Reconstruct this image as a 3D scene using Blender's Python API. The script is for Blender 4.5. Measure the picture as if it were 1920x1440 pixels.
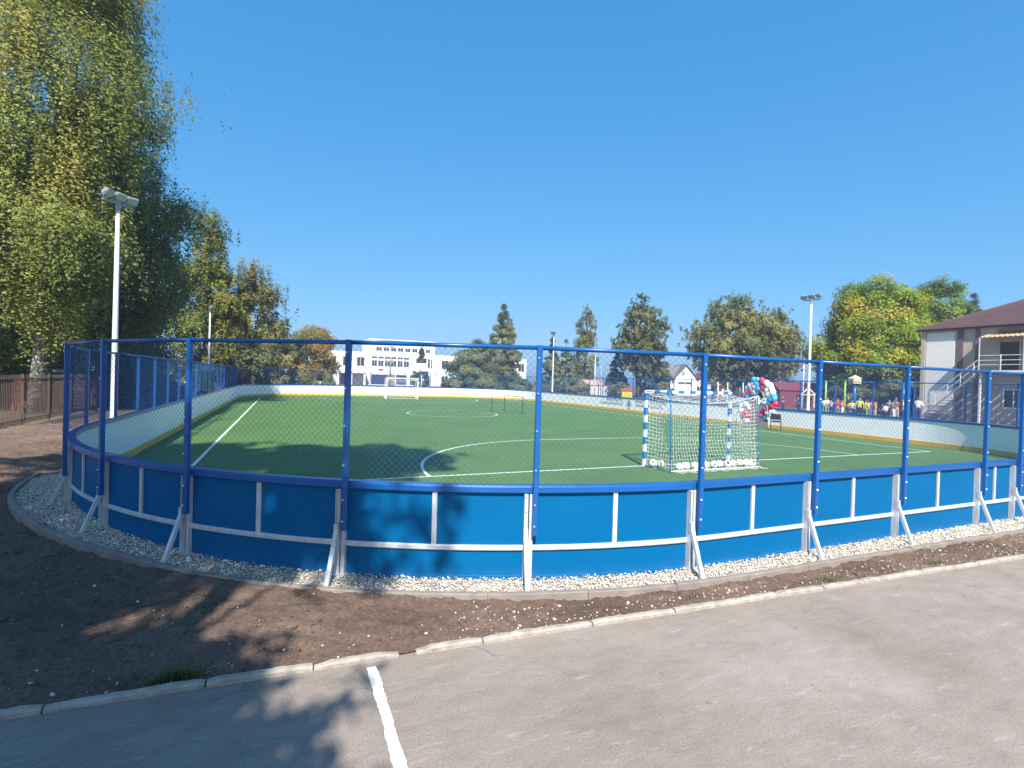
import bpy, math, random
import numpy as np
from mathutils import Vector, Matrix
for o in list(bpy.data.objects): bpy.data.objects.remove(o)
SC = bpy.context.scene
COL = SC.collection
R = math.radians
rnd = random.Random(7)
rng = np.random.default_rng(11)

# ------------------------------------------------------------------ camera, sky, sun, exposure
F_PX, PITCH, ROLL, EYE = 970.0, 0.0091, 0.0291, 2.267
TH = 0.4137                                   # heading of the rink against the camera
CT, ST = math.cos(TH), math.sin(TH)
def W(u, v, z=0.0): return Vector((u*CT - v*ST, u*ST + v*CT, z))
cam = bpy.data.cameras.new('camera'); camo = bpy.data.objects.new('camera', cam); COL.objects.link(camo)
cam.sensor_width = 36; cam.lens = F_PX/1920*36; cam.clip_end = 3000; cam.clip_start = 0.05
fwd = Vector((0, math.cos(PITCH), -math.sin(PITCH))); up0 = Vector((0, math.sin(PITCH), math.cos(PITCH))); rt0 = Vector((1, 0, 0))
right = rt0*math.cos(ROLL) + up0*math.sin(ROLL); up = -rt0*math.sin(ROLL) + up0*math.cos(ROLL)
M3 = Matrix((right, up, -fwd)).transposed()
camo.matrix_world = Matrix.Translation((0, 0, EYE)) @ M3.to_4x4()
SC.camera = camo
SUN_AZ, SUN_EL = R(175.0), R(45.0)            # clockwise from +Y
TO_SUN = Vector((math.sin(SUN_AZ)*math.cos(SUN_EL), math.cos(SUN_AZ)*math.cos(SUN_EL), math.sin(SUN_EL)))
world = bpy.data.worlds.new('World'); SC.world = world; world.use_nodes = True
wn = world.node_tree; bg = wn.nodes['Background']
sky = wn.nodes.new('ShaderNodeTexSky'); sky.sky_type = 'NISHITA'; sky.sun_disc = False
sky.sun_elevation = SUN_EL; sky.sun_rotation = SUN_AZ; sky.altitude = 0
sky.air_density = 1.0; sky.dust_density = 1.5; sky.ozone_density = 3.0
# the phone's tone curve flattens the sky: one power and gain per channel, the same all round the dome
sp = wn.nodes.new('ShaderNodeSeparateColor'); cb = wn.nodes.new('ShaderNodeCombineColor'); wn.links.new(sky.outputs[0], sp.inputs[0])
for ch, (pw, gain) in enumerate(((1.04, 0.235), (0.55, 0.86), (0.39, 1.69))):
    a = wn.nodes.new('ShaderNodeMath'); a.operation = 'POWER'; a.inputs[1].default_value = pw; wn.links.new(sp.outputs[ch], a.inputs[0])
    b = wn.nodes.new('ShaderNodeMath'); b.operation = 'MULTIPLY'; b.inputs[1].default_value = gain; wn.links.new(a.outputs[0], b.inputs[0])
    wn.links.new(b.outputs[0], cb.inputs[ch])
wn.links.new(cb.outputs[0], bg.inputs[0]); bg.inputs[1].default_value = 0.15
sl = bpy.data.lights.new('sun', 'SUN'); sl.energy = 4.6; sl.angle = R(0.55); sl.color = (1, 0.955, 0.89)
so = bpy.data.objects.new('sun', sl); COL.objects.link(so); so.location = (10, -40, 60)
so.rotation_euler = TO_SUN.to_track_quat('Z', 'Y').to_euler()
HAZE = 0.0008
SC.render.engine = 'CYCLES'
SC.cycles.max_bounces = 6; SC.cycles.diffuse_bounces = 3; SC.cycles.transparent_max_bounces = 8
SC.view_settings.view_transform = 'Standard'; SC.view_settings.look = 'None'
SC.view_settings.exposure = 1.0; SC.view_settings.gamma = 1.0; SC.view_settings.use_curve_mapping = False

# ------------------------------------------------------------------ helpers
def tag(o, label=None, cat=None, group=None, kind=None):
    if label: o['label'] = label
    if cat: o['category'] = cat
    if group: o['group'] = group
    if kind: o['kind'] = kind
    return o
def empty(name, loc=(0, 0, 0), rz=0.0, label=None, cat=None, group=None):
    o = bpy.data.objects.new(name, None); COL.objects.link(o); o.empty_display_size = 0.2
    o.location = loc; o.rotation_euler = (0, 0, rz)
    return tag(o, label, cat, group)
def link(name, me, parent=None, mat=None, loc=None, rot=None):
    o = bpy.data.objects.new(name, me); COL.objects.link(o)
    if parent is not None: o.parent = parent
    if loc is not None: o.location = loc
    if rot is not None: o.rotation_euler = rot
    if mat is not None:
        if not me.materials: me.materials.append(mat)
        elif me.materials[0] is not mat:
            o.material_slots[0].link = 'OBJECT'; o.material_slots[0].material = mat
    return o
class MB:
    def __init__(s): s.v = []; s.f = []; s.sm = False; s.T = None
    def add(s, vs, fs):
        b = len(s.v)
        s.v += [tuple(s.T @ Vector(p)) if s.T is not None else tuple(p) for p in vs]
        s.f += [tuple(i + b for i in f) for f in fs]; return s
    def box(s, x0, x1, y0, y1, z0, z1):
        return s.add([(x0,y0,z0),(x1,y0,z0),(x1,y1,z0),(x0,y1,z0),(x0,y0,z1),(x1,y0,z1),(x1,y1,z1),(x0,y1,z1)],
            [(3,2,1,0),(4,5,6,7),(0,1,5,4),(1,2,6,5),(2,3,7,6),(3,0,4,7)])
    def bbox(s, x0, x1, y0, y1, z0, z1, b):            # box with chamfered vertical and top edges
        ring = lambda d: [(x0+b,y0+d),(x1-b,y0+d),(x1-d,y0+b),(x1-d,y1-b),(x1-b,y1-d),(x0+b,y1-d),(x0+d,y1-b),(x0+d,y0+b)]
        vs = [(x,y,z0) for x,y in ring(0)] + [(x,y,z1-b) for x,y in ring(0)] + [(min(max(x,x0+b),x1-b), min(max(y,y0+b),y1-b), z1) for x,y in ring(0)]
        fs = [tuple(range(7,-1,-1)), tuple(range(16,24))]
        for k in (0, 8):
            for i in range(8): fs.append((k+i, k+(i+1)%8, k+8+(i+1)%8, k+8+i))
        return s.add(vs, fs)
    def tube(s, pts, rad, n=6, cap=True):
        pts = [Vector(p) for p in pts]
        if not hasattr(rad, '__len__'): rad = [rad]*len(pts)
        vs = []; fs = []; a = None
        for i, p in enumerate(pts):
            d = (pts[min(i+1, len(pts)-1)] - pts[max(i-1, 0)]).normalized()
            if a is None:
                a = d.orthogonal().normalized()
            else:
                a = (a - d*a.dot(d)); a = a.normalized() if a.length > 1e-6 else d.orthogonal().normalized()
            b = d.cross(a)
            for k in range(n):
                t = 2*math.pi*k/n
                vs.append(p + (a*math.cos(t) + b*math.sin(t))*rad[i])
        for i in range(len(pts)-1):
            for k in range(n):
                fs.append((i*n+k, i*n+(k+1)%n, (i+1)*n+(k+1)%n, (i+1)*n+k))
        if cap:
            fs.append(tuple(range(n-1, -1, -1))); m = (len(pts)-1)*n; fs.append(tuple(range(m, m+n)))
        return s.add(vs, fs)
    def beam(s, p0, p1, wx, wy, upv=(0, 0, 1)):
        p0 = Vector(p0); p1 = Vector(p1); d = (p1-p0).normalized(); u = Vector(upv)
        if abs(d.dot(u)) > 0.98: u = Vector((1, 0, 0))
        x = d.cross(u).normalized()*wx/2; y = x.cross(d).normalized()*wy/2
        vs = [p0-x-y, p0+x-y, p0+x+y, p0-x+y, p1-x-y, p1+x-y, p1+x+y, p1-x+y]
        return s.add(vs, [(3,2,1,0),(4,5,6,7),(0,1,5,4),(1,2,6,5),(2,3,7,6),(3,0,4,7)])
    def ball(s, c, rx, ry=None, rz=None, nu=10, nv=6):
        ry = ry or rx; rz = rz or rx; c = Vector(c); vs = [c+Vector((0,0,-rz))]; fs = []
        for j in range(1, nv):
            t = -math.pi/2 + math.pi*j/nv
            for i in range(nu):
                a = 2*math.pi*i/nu; vs.append(c+Vector((rx*math.cos(t)*math.cos(a), ry*math.cos(t)*math.sin(a), rz*math.sin(t))))
        vs.append(c+Vector((0,0,rz))); top = len(vs)-1
        for i in range(nu):
            fs.append((0, 1+(i+1)%nu, 1+i)); fs.append((top, 1+(nv-2)*nu+i, 1+(nv-2)*nu+(i+1)%nu))
            for j in range(nv-2): fs.append((1+j*nu+i, 1+j*nu+(i+1)%nu, 1+(j+1)*nu+(i+1)%nu, 1+(j+1)*nu+i))
        return s.add(vs, fs)
    def mesh(s, name, mat=None, smooth=False):
        me = bpy.data.meshes.new(name); me.from_pydata(s.v, [], s.f)
        if mat: me.materials.append(mat)
        if smooth: me.shade_smooth()
        me.update(); return me
    def build(s, name, mat, parent=None, smooth=False, loc=None, rot=None):
        return link(name, s.mesh(name, mat, smooth), parent, None, loc, rot)
def np_mesh(name, verts, faces, mat, tint=None, smooth=False):
    n = faces.shape[1]; me = bpy.data.meshes.new(name)
    me.vertices.add(len(verts)); me.vertices.foreach_set('co', verts.astype(np.float32).ravel())
    me.loops.add(faces.size); me.loops.foreach_set('vertex_index', faces.astype(np.int32).ravel())
    me.polygons.add(len(faces)); me.polygons.foreach_set('loop_start', np.arange(0, faces.size, n, dtype=np.int32))
    me.polygons.foreach_set('loop_total', np.full(len(faces), n, dtype=np.int32))
    if smooth: me.polygons.foreach_set('use_smooth', np.ones(len(faces), dtype=bool))
    if tint is not None:
        a = me.attributes.new('tint', 'FLOAT_COLOR', 'POINT')
        c = np.ones((len(verts), 4), np.float32); c[:, :3] = tint; a.data.foreach_set('color', c.ravel())
    me.materials.append(mat); me.update(calc_edges=True); me.validate(); return me

# ------------------------------------------------------------------ materials
def nodes(name):
    m = bpy.data.materials.new(name); m.use_nodes = True
    nt = m.node_tree; return m, nt, nt.nodes, nt.links, nt.nodes['Principled BSDF']
def mat(name, col, rough=0.6, metal=0.0, var=0.12, scale=6.0, bump=0.0, bscale=60.0, spec=0.5, stretch=(1, 1, 1)):
    m, nt, N, L, P = nodes(name)
    tc = N.new('ShaderNodeTexCoord'); mp = N.new('ShaderNodeMapping'); mp.inputs['Scale'].default_value = stretch
    L.new(tc.outputs['Object'], mp.inputs[0])
    nz = N.new('ShaderNodeTexNoise'); nz.inputs['Scale'].default_value = scale; nz.inputs['Detail'].default_value = 5
    L.new(mp.outputs[0], nz.inputs['Vector'])
    rp = N.new('ShaderNodeValToRGB'); rp.color_ramp.elements[0].position = 0.3; rp.color_ramp.elements[1].position = 0.7
    rp.color_ramp.elements[0].color = tuple(c*(1-var) for c in col) + (1,)
    rp.color_ramp.elements[1].color = tuple(min(1, c*(1+var)) for c in col) + (1,)
    L.new(nz.outputs[0], rp.inputs[0]); L.new(rp.outputs[0], P.inputs['Base Color'])
    P.inputs['Roughness'].default_value = rough; P.inputs['Metallic'].default_value = metal
    P.inputs['Specular IOR Level'].default_value = spec
    if bump:
        n2 = N.new('ShaderNodeTexNoise'); n2.inputs['Scale'].default_value = bscale; n2.inputs['Detail'].default_value = 4
        L.new(mp.outputs[0], n2.inputs['Vector'])
        b = N.new('ShaderNodeBump'); b.inputs['Strength'].default_value = bump; b.inputs['Distance'].default_value = 0.02
        L.new(n2.outputs[0], b.inputs['Height']); L.new(b.outputs[0], P.inputs['Normal'])
    return m
def ramp(N, stops):
    r = N.new('ShaderNodeValToRGB'); e = r.color_ramp.elements
    e[0].position, e[0].color = stops[0][0], (*stops[0][1], 1); e[1].position, e[1].color = stops[-1][0], (*stops[-1][1], 1)
    for p, c in stops[1:-1]:
        k = e.new(p); k.color = (*c, 1)
    return r
def noise(N, L, src, scale, detail=6, rough=0.6, stretch=None):
    if stretch:
        mp = N.new('ShaderNodeMapping'); mp.inputs['Scale'].default_value = stretch; L.new(src, mp.inputs[0]); src = mp.outputs[0]
    n = N.new('ShaderNodeTexNoise'); n.inputs['Scale'].default_value = scale; n.inputs['Detail'].default_value = detail
    n.inputs['Roughness'].default_value = rough; L.new(src, n.inputs['Vector']); return n
def mixc(N, L, fac, a, b, typ='MIX'):
    m = N.new('ShaderNodeMix'); m.data_type = 'RGBA'; m.blend_type = typ
    if hasattr(fac, 'links'): L.new(fac, m.inputs[0])
    else: m.inputs[0].default_value = fac
    for i, x in ((6, a), (7, b)):
        if hasattr(x, 'links'): L.new(x, m.inputs[i])
        else: m.inputs[i].default_value = (*x, 1)
    return m.outputs[2]
def tinted(name, rough=0.6, trans=0.35, var=0.25, scale=3.0):
    """leaf-like material whose colour comes from each leaf's own tint"""
    m, nt, N, L, P = nodes(name)
    at = N.new('ShaderNodeAttribute'); at.attribute_name = 'tint'
    tc = N.new('ShaderNodeTexCoord'); nz = noise(N, L, tc.outputs['Object'], scale, 3)
    rp = ramp(N, [(0.3, (1-var,)*3), (0.7, (1+var,)*3)]); L.new(nz.outputs[0], rp.inputs[0])
    c = mixc(N, L, 1.0, at.outputs['Color'], rp.outputs[0], 'MULTIPLY')
    L.new(c, P.inputs['Base Color']); P.inputs['Roughness'].default_value = rough; P.inputs['Specular IOR Level'].default_value = 0.3
    if trans:
        t = N.new('ShaderNodeBsdfTranslucent'); L.new(c, t.inputs[0])
        mx = N.new('ShaderNodeMixShader'); mx.inputs[0].default_value = trans
        L.new(P.outputs[0], mx.inputs[1]); L.new(t.outputs[0], mx.inputs[2]); L.new(mx.outputs[0], N['Material Output'].inputs[0])
    return m
def m_asphalt():
    m, nt, N, L, P = nodes('worn_asphalt')
    o = N.new('ShaderNodeTexCoord').outputs['Object']
    big = noise(N, L, o, 0.55, 5, 0.55); med = noise(N, L, o, 2.6, 7, 0.65, (1.0, 2.2, 1)); fine = noise(N, L, o, 70, 6, 0.85)
    vo = N.new('ShaderNodeTexVoronoi'); vo.inputs['Scale'].default_value = 150; L.new(o, vo.inputs['Vector'])
    r1 = ramp(N, [(0.32, (0.236, 0.193, 0.157)), (0.5, (0.276, 0.229, 0.191)), (0.68, (0.322, 0.27, 0.231))]); L.new(big.outputs[0], r1.inputs[0])
    r2 = ramp(N, [(0.34, (0.86,)*3), (0.5, (0.99,)*3), (0.68, (1.1,)*3)]); L.new(med.outputs[0], r2.inputs[0])
    c = mixc(N, L, 0.8, r1.outputs[0], r2.outputs[0], 'MULTIPLY')
    r3 = ramp(N, [(0.32, (0.45,)*3), (0.5, (1.0,)*3), (0.7, (1.5,)*3)]); L.new(fine.outputs[0], r3.inputs[0])
    c = mixc(N, L, 0.75, c, r3.outputs[0], 'MULTIPLY')
    r4 = ramp(N, [(0.0, (1.3,)*3), (0.28, (1.0,)*3), (0.6, (0.86,)*3)]); L.new(vo.outputs['Distance'], r4.inputs[0])
    c = mixc(N, L, 0.5, c, r4.outputs[0], 'MULTIPLY')
    # pale scuffs and small dark stains
    sc = noise(N, L, o, 9, 6, 0.75, (0.35, 1.6, 1)); rs = ramp(N, [(0.57, (0, 0, 0)), (0.70, (1, 1, 1))]); L.new(sc.outputs[0], rs.inputs[0])
    ms = N.new('ShaderNodeMath'); ms.operation = 'MULTIPLY'; L.new(rs.outputs[0], ms.inputs[0]); ms.inputs[1].default_value = 0.6
    c = mixc(N, L, ms.outputs[0], c, (0.40, 0.37, 0.35))
    st = noise(N, L, o, 5.5, 3, 0.5); rt = ramp(N, [(0.70, (0, 0, 0)), (0.76, (0.6, 0.6, 0.6))]); L.new(st.outputs[0], rt.inputs[0])
    c = mixc(N, L, rt.outputs[0], c, (0.11, 0.095, 0.085))
    dw = noise(N, L, o, 1.3, 5, 0.6); md = N.new('ShaderNodeMix'); md.data_type = 'VECTOR'; md.inputs[0].default_value = 0.35
    L.new(o, md.inputs[4]); L.new(dw.outputs['Color'], md.inputs[5])
    vc = N.new('ShaderNodeTexVoronoi'); vc.feature = 'DISTANCE_TO_EDGE'; vc.inputs['Scale'].default_value = 0.62; L.new(md.outputs[1], vc.inputs['Vector'])
    rc_ = ramp(N, [(0.0, (1, 1, 1)), (0.006, (0, 0, 0))]); L.new(vc.outputs['Distance'], rc_.inputs[0])
    mk = noise(N, L, o, 0.9, 2); rk = ramp(N, [(0.5, (0, 0, 0)), (0.6, (.5, .5, .5))]); L.new(mk.outputs[0], rk.inputs[0])
    mq = N.new('ShaderNodeMath'); mq.operation = 'MULTIPLY'; L.new(rc_.outputs[0], mq.inputs[0]); L.new(rk.outputs[0], mq.inputs[1])
    c = mixc(N, L, mq.outputs[0], c, (0.075, 0.065, 0.058))
    L.new(c, P.inputs['Base Color']); P.inputs['Roughness'].default_value = 0.88; P.inputs['Specular IOR Level'].default_value = 0.3
    b = N.new('ShaderNodeBump'); b.inputs['Strength'].default_value = 0.55; b.inputs['Distance'].default_value = 0.006
    L.new(fine.outputs[0], b.inputs['Height'])
    b2 = N.new('ShaderNodeBump'); b2.inputs['Strength'].default_value = 0.3; b2.inputs['Distance'].default_value = 0.03
    L.new(med.outputs[0], b2.inputs['Height']); L.new(b.outputs[0], b2.inputs['Normal']); L.new(b2.outputs[0], P.inputs['Normal'])
    return m
def m_soil(name, a, b_, c_):
    m, nt, N, L, P = nodes(name)
    o = N.new('ShaderNodeTexCoord').outputs['Object']
    big = noise(N, L, o, 0.8, 6, 0.6); fine = noise(N, L, o, 26, 8, 0.75); grit = noise(N, L, o, 120, 3, 0.7)
    r1 = ramp(N, [(0.3, a), (0.52, b_), (0.72, c_)]); L.new(big.outputs[0], r1.inputs[0])
    r2 = ramp(N, [(0.3, (0.42,)*3), (0.5, (0.95,)*3), (0.72, (1.5,)*3)]); L.new(fine.outputs[0], r2.inputs[0])
    c = mixc(N, L, 0.85, r1.outputs[0], r2.outputs[0], 'MULTIPLY')
    rg = ramp(N, [(0.66, (0, 0, 0)), (0.74, (1, 1, 1))]); L.new(grit.outputs[0], rg.inputs[0])
    mm = N.new('ShaderNodeMath'); mm.operation = 'MULTIPLY'; L.new(rg.outputs[0], mm.inputs[0]); mm.inputs[1].default_value = 0.5
    c = mixc(N, L, mm.outputs[0], c, (0.3, 0.25, 0.2))
    L.new(c, P.inputs['Base Color']); P.inputs['Roughness'].default_value = 0.95; P.inputs['Specular IOR Level'].default_value = 0.15
    b = N.new('ShaderNodeBump'); b.inputs['Strength'].default_value = 0.9; b.inputs['Distance'].default_value = 0.03
    L.new(fine.outputs[0], b.inputs['Height']); L.new(b.outputs[0], P.inputs['Normal']); return m
def m_turf():
    m, nt, N, L, P = nodes('artificial_turf')
    o = N.new('ShaderNodeTexCoord').outputs['Object']
    a = noise(N, L, o, 0.35, 4, 0.6); b = noise(N, L, o, 3.0, 5, 0.7, (2.5, 0.7, 1)); f = noise(N, L, o, 38, 4, 0.8)
    r1 = ramp(N, [(0.3, (0.056, 0.126, 0.023)), (0.7, (0.080, 0.164, 0.035))]); L.new(a.outputs[0], r1.inputs[0])
    r2 = ramp(N, [(0.3, (0.82,)*3), (0.7, (1.18,)*3)]); L.new(b.outputs[0], r2.inputs[0])
    c = mixc(N, L, 0.8, r1.outputs[0], r2.outputs[0], 'MULTIPLY')
    r3 = ramp(N, [(0.28, (0.55,)*3), (0.5, (1.0,)*3), (0.74, (1.45,)*3)]); L.new(f.outputs[0], r3.inputs[0])
    c = mixc(N, L, 0.75, c, r3.outputs[0], 'MULTIPLY')
    L.new(c, P.inputs['Base Color']); P.inputs['Roughness'].default_value = 0.75; P.inputs['Specular IOR Level'].default_value = 0.3
    P.inputs['Sheen Weight'].default_value = 0.08; P.inputs['Sheen Tint'].default_value = (0.6, 0.9, 0.6, 1)
    bb = N.new('ShaderNodeBump'); bb.inputs['Strength'].default_value = 0.8; bb.inputs['Distance'].default_value = 0.03
    L.new(f.outputs[0], bb.inputs['Height']); L.new(bb.outputs[0], P.inputs['Normal']); return m
def m_birch():
    m, nt, N, L, P = nodes('birch_bark')
    o = N.new('ShaderNodeTexCoord').outputs['Object']
    a = noise(N, L, o, 2.2, 6, 0.7, (1.6, 1.6, 3.0)); r = ramp(N, [(0.42, (0.035, 0.03, 0.027)), (0.5, (0.13, 0.12, 0.105)), (0.58, (0.36, 0.34, 0.31))])
    L.new(a.outputs[0], r.inputs[0]); L.new(r.outputs[0], P.inputs['Base Color']); P.inputs['Roughness'].default_value = 0.85
    b = N.new('ShaderNodeBump'); b.inputs['Strength'].default_value = 0.6; L.new(a.outputs[0], b.inputs['Height']); L.new(b.outputs[0], P.inputs['Normal'])
    return m
def m_paint_line():
    m, nt, N, L, P = nodes('rough_white_paint')
    o = N.new('ShaderNodeTexCoord').outputs['Object']
    a = noise(N, L, o, 70, 5, 0.75); r = ramp(N, [(0.33, (0.26, 0.225, 0.2)), (0.45, (0.8, 0.8, 0.78))]); L.new(a.outputs[0], r.inputs[0])
    L.new(r.outputs[0], P.inputs['Base Color']); P.inputs['Roughness'].default_value = 0.7; return m
def m_ball():
    m, nt, N, L, P = nodes('football_leather')
    o = N.new('ShaderNodeTexCoord').outputs['Object']
    v = N.new('ShaderNodeTexVoronoi'); v.inputs['Scale'].default_value = 7.5; L.new(o, v.inputs['Vector'])
    r = ramp(N, [(0.30, (0.02, 0.02, 0.03)), (0.38, (0.8, 0.8, 0.78))]); L.new(v.outputs['Distance'], r.inputs[0])
    L.new(r.outputs[0], P.inputs['Base Color']); P.inputs['Roughness'].default_value = 0.35; return m

M = {}
M['blue_panel'] = mat('blue_board_plastic', (0.001, 0.105, 0.262), 0.45, 0, 0.05, 0.8, 0.04, 3, spec=0.06)
def dusty(m, col, z1, amt):
    nt = m.node_tree; N, L = nt.nodes, nt.links; P = N['Principled BSDF']; src = P.inputs['Base Color'].links[0].from_socket
    o = N.new('ShaderNodeTexCoord').outputs['Object']; sx = N.new('ShaderNodeSeparateXYZ'); L.new(o, sx.inputs[0])
    mr = N.new('ShaderNodeMapRange'); mr.inputs[1].default_value = 0; mr.inputs[2].default_value = z1; mr.inputs[3].default_value = amt; mr.inputs[4].default_value = 0; L.new(sx.outputs[2], mr.inputs[0])
    nz = noise(N, L, o, 7, 6, .7); rr = ramp(N, [(.38, (0, 0, 0)), (.62, (1, 1, 1))]); L.new(nz.outputs[0], rr.inputs[0])
    mm = N.new('ShaderNodeMath'); mm.operation = 'MULTIPLY'; L.new(mr.outputs[0], mm.inputs[0]); L.new(rr.outputs[0], mm.inputs[1])
    L.new(mixc(N, L, mm.outputs[0], src, col), P.inputs['Base Color'])
dusty(M['blue_panel'], (.33, .29, .25), .22, .14)
M['blue_paint'] = mat('blue_gloss_paint', (0.004, 0.088, 0.30), 0.32, 0, 0.08, 3)
M['net_wire'] = mat('blue_coated_wire', (0.012, 0.065, 0.22), 0.42, 0, 0.1, 2)
M['galv'] = mat('galvanised_steel', (0.52, 0.535, 0.56), 0.45, 0.12, 0.14, 14, stretch=(1, 1, 0.3))
M['bolt'] = mat('zinc_bolt', (0.6, 0.62, 0.64), 0.3, 0.7)
M['white_board'] = mat('white_board_plastic', (0.85, 0.85, 0.85), 0.42, 0, 0.03, 0.8, 0.03, 4)
M['yellow_kick'] = mat('yellow_kick_plastic', (0.68, 0.40, 0.045), 0.5, 0, 0.1, 2)
M['turf'] = m_turf(); M['asphalt'] = m_asphalt()
M['soil'] = m_soil('loose_soil', (0.128, 0.084, 0.062), (0.178, 0.119, 0.089), (0.228, 0.158, 0.120))
M['ground'] = m_soil('dry_ground', (0.13, 0.095, 0.068), (0.15, 0.115, 0.082), (0.09, 0.10, 0.045))
M['turf_line'] = mat('white_turf_line', (0.66, 0.70, 0.66), 0.8, 0, 0.1, 30)
M['paint_line'] = m_paint_line()
M['kerb'] = mat('old_concrete', (0.34, 0.30, 0.255), 0.9, 0, 0.25, 9, 0.6, 45)
M['edging'] = mat('edging_concrete', (0.235, 0.198, 0.17), 0.9, 0, 0.16, 6, 0.3, 60)
M['gravel'] = tinted('crushed_limestone', 0.9, 0.0, 0.1, 40)
M['clod'] = tinted('soil_clods_and_stones', 0.95, 0.0, 0.2, 40)
M['leaf'] = tinted('tree_leaves', 0.5, 0.5, 0.2, 0.5)
M['needle'] = tinted('spruce_needles', 0.6, 0.12, 0.2, 1.0)
M['grass'] = tinted('grass_blades', 0.6, 0.3, 0.15, 6)
M['birch'] = m_birch()
M['bark'] = mat('grey_brown_bark', (0.12, 0.098, 0.08), 0.95, 0, 0.3, 5, 0.8, 12, stretch=(3, 3, 0.6))
M['pole'] = mat('pale_grey_pole_paint', (0.62, 0.64, 0.63), 0.4, 0.1, 0.05, 3)
M['lamp_body'] = mat('lamp_grey_metal', (0.30, 0.33, 0.35), 0.45, 0.4, 0.08, 5)
M['lamp_glass'] = mat('lamp_glass', (0.45, 0.5, 0.52), 0.12, 0.1, 0.05, 5)
M['white_tube'] = mat('goal_white_paint', (0.8, 0.8, 0.79), 0.4, 0, 0.03, 4)
M['goal_blue'] = mat('goal_blue_paint', (0.01, 0.17, 0.42), 0.4, 0, 0.05, 4)
M['goal_net'] = mat('white_net_cord', (0.78, 0.79, 0.76), 0.8, 0, 0.05, 8)
M['black_metal'] = mat('black_metal', (0.02, 0.022, 0.022), 0.5, 0.1, 0.1, 5)
M['dark_fabric'] = mat('dark_chair_fabric', (0.018, 0.019, 0.024), 0.9, 0, 0.2, 20)
M['ball'] = m_ball()
M['brown_steel'] = mat('brown_painted_steel', (0.085, 0.052, 0.04), 0.6, 0.1, 0.2, 4)
M['white_wall'] = mat('white_school_plaster', (0.80, 0.78, 0.74), 0.9, 0, 0.05, 0.6, 0.1, 8)
M['dark_glass'] = mat('dark_window_glass', (0.035, 0.045, 0.055), 0.08, 0, 0.2, 0.7)
M['white_frame'] = mat('white_window_frame', (0.75, 0.75, 0.74), 0.5, 0, 0.04, 3)
M['lettering'] = mat('grey_blue_lettering', (0.05, 0.07, 0.11), 0.6)
M['emblem_grey'] = mat('emblem_grey_green', (0.27, 0.36, 0.38), 0.6)
M['emblem_dark'] = mat('emblem_dark_green', (0.12, 0.17, 0.16), 0.6)

# ------------------------------------------------------------------ rink outline
U0, U1, V0, V1, RR = -3.60, 24.459, 4.707, 57.77, 8.52
HB, HT = 1.12, 2.64
LN = (U1-U0) - 2*RR; LS = (V1-V0) - 2*RR; LA = RR*math.pi/2
SEG = [('L', LN), ('A', LA), ('L', LS), ('A', LA), ('L', LN), ('A', LA), ('L', LS), ('A', LA)]
TOT = sum(l for _, l in SEG)
def path(s, off=0.0):
    """point and heading on the rink outline; s runs counter-clockwise from the start of the near straight"""
    s = s % TOT; x, y, h = U0+RR, V0, 0.0
    for k, l in SEG:
        if s <= l + 1e-9:
            if k == 'L': x += math.cos(h)*s; y += math.sin(h)*s
            else:
                cx, cy = x - math.sin(h)*RR, y + math.cos(h)*RR; h2 = h + s/RR
                x, y = cx + math.sin(h2)*RR, cy - math.cos(h2)*RR; h = h2
            return x + math.sin(h)*off, y - math.cos(h)*off, h
        s -= l
        if k == 'L': x += math.cos(h)*l; y += math.sin(h)*l
        else:
            cx, cy = x - math.sin(h)*RR, y + math.cos(h)*RR; h += l/RR
            x, y = cx + math.sin(h)*RR, cy - math.cos(h)*RR
    return x, y, h
def sd(u, v):
    cu, cv = (U0+U1)/2, (V0+V1)/2
    qx = np.abs(u-cu) - (U1-U0)/2 + RR; qy = np.abs(v-cv) - (V1-V0)/2 + RR
    return np.hypot(np.maximum(qx, 0), np.maximum(qy, 0)) + np.minimum(np.maximum(qx, qy), 0) - RR
def kerb_v(u): return 4.19 - 0.0575*u
RINK_ROT = (0, 0, TH)

# ------------------------------------------------------------------ ground, turf, road
def ngrid(x, y, sc, seed, octs=4, gain=0.5):
    """value noise on arrays"""
    r = np.random.default_rng(seed); T = r.random((256, 256)); out = np.zeros_like(x); a = 1.0; tot = 0
    for k in range(octs):
        fx, fy = x*sc + 31.7*k, y*sc + 17.3*k
        ix, iy = np.floor(fx).astype(int), np.floor(fy).astype(int); tx, ty = fx-ix, fy-iy
        tx = tx*tx*(3-2*tx); ty = ty*ty*(3-2*ty)
        g = lambda i, j: T[(ix+i) % 256, (iy+j) % 256]
        out += a*((g(0,0)*(1-tx)+g(1,0)*tx)*(1-ty) + (g(0,1)*(1-tx)+g(1,1)*tx)*ty); tot += a; a *= gain; sc *= 2.05
    return out/tot
def sheet(name, x0, x1, y0, y1, z, m, rot=True, kind='structure'):
    o = MB().add([(x0,y0,z),(x1,y0,z),(x1,y1,z),(x0,y1,z)], [(0,1,2,3)]).build(name, m)
    if rot: o.rotation_euler = RINK_ROT
    return tag(o, kind=kind)
sheet('ground', -500, 500, -500, 500, -0.09, M['ground'], False)
# turf follows the rink outline
tb = MB(); ring = [path(TOT*i/160, -0.02) for i in range(160)]
tb.add([(x, y, 0) for x, y, _ in ring], [tuple(range(160))])
turf = tb.build('turf', M['turf']); turf.rotation_euler = RINK_ROT; tag(turf, kind='structure')
# road sheet, front edge along the kerb
rb = MB(); us = [-60, -20, -8, 0, 8, 20, 70]
rb.add([(-60, -60, 0), (70, -60, 0)] + [(u, kerb_v(u) + 0.05, 0) for u in reversed(us)], [tuple(range(9))])
road = rb.build('road', M['asphalt']); road.rotation_euler = RINK_ROT; tag(road, kind='structure')
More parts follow.
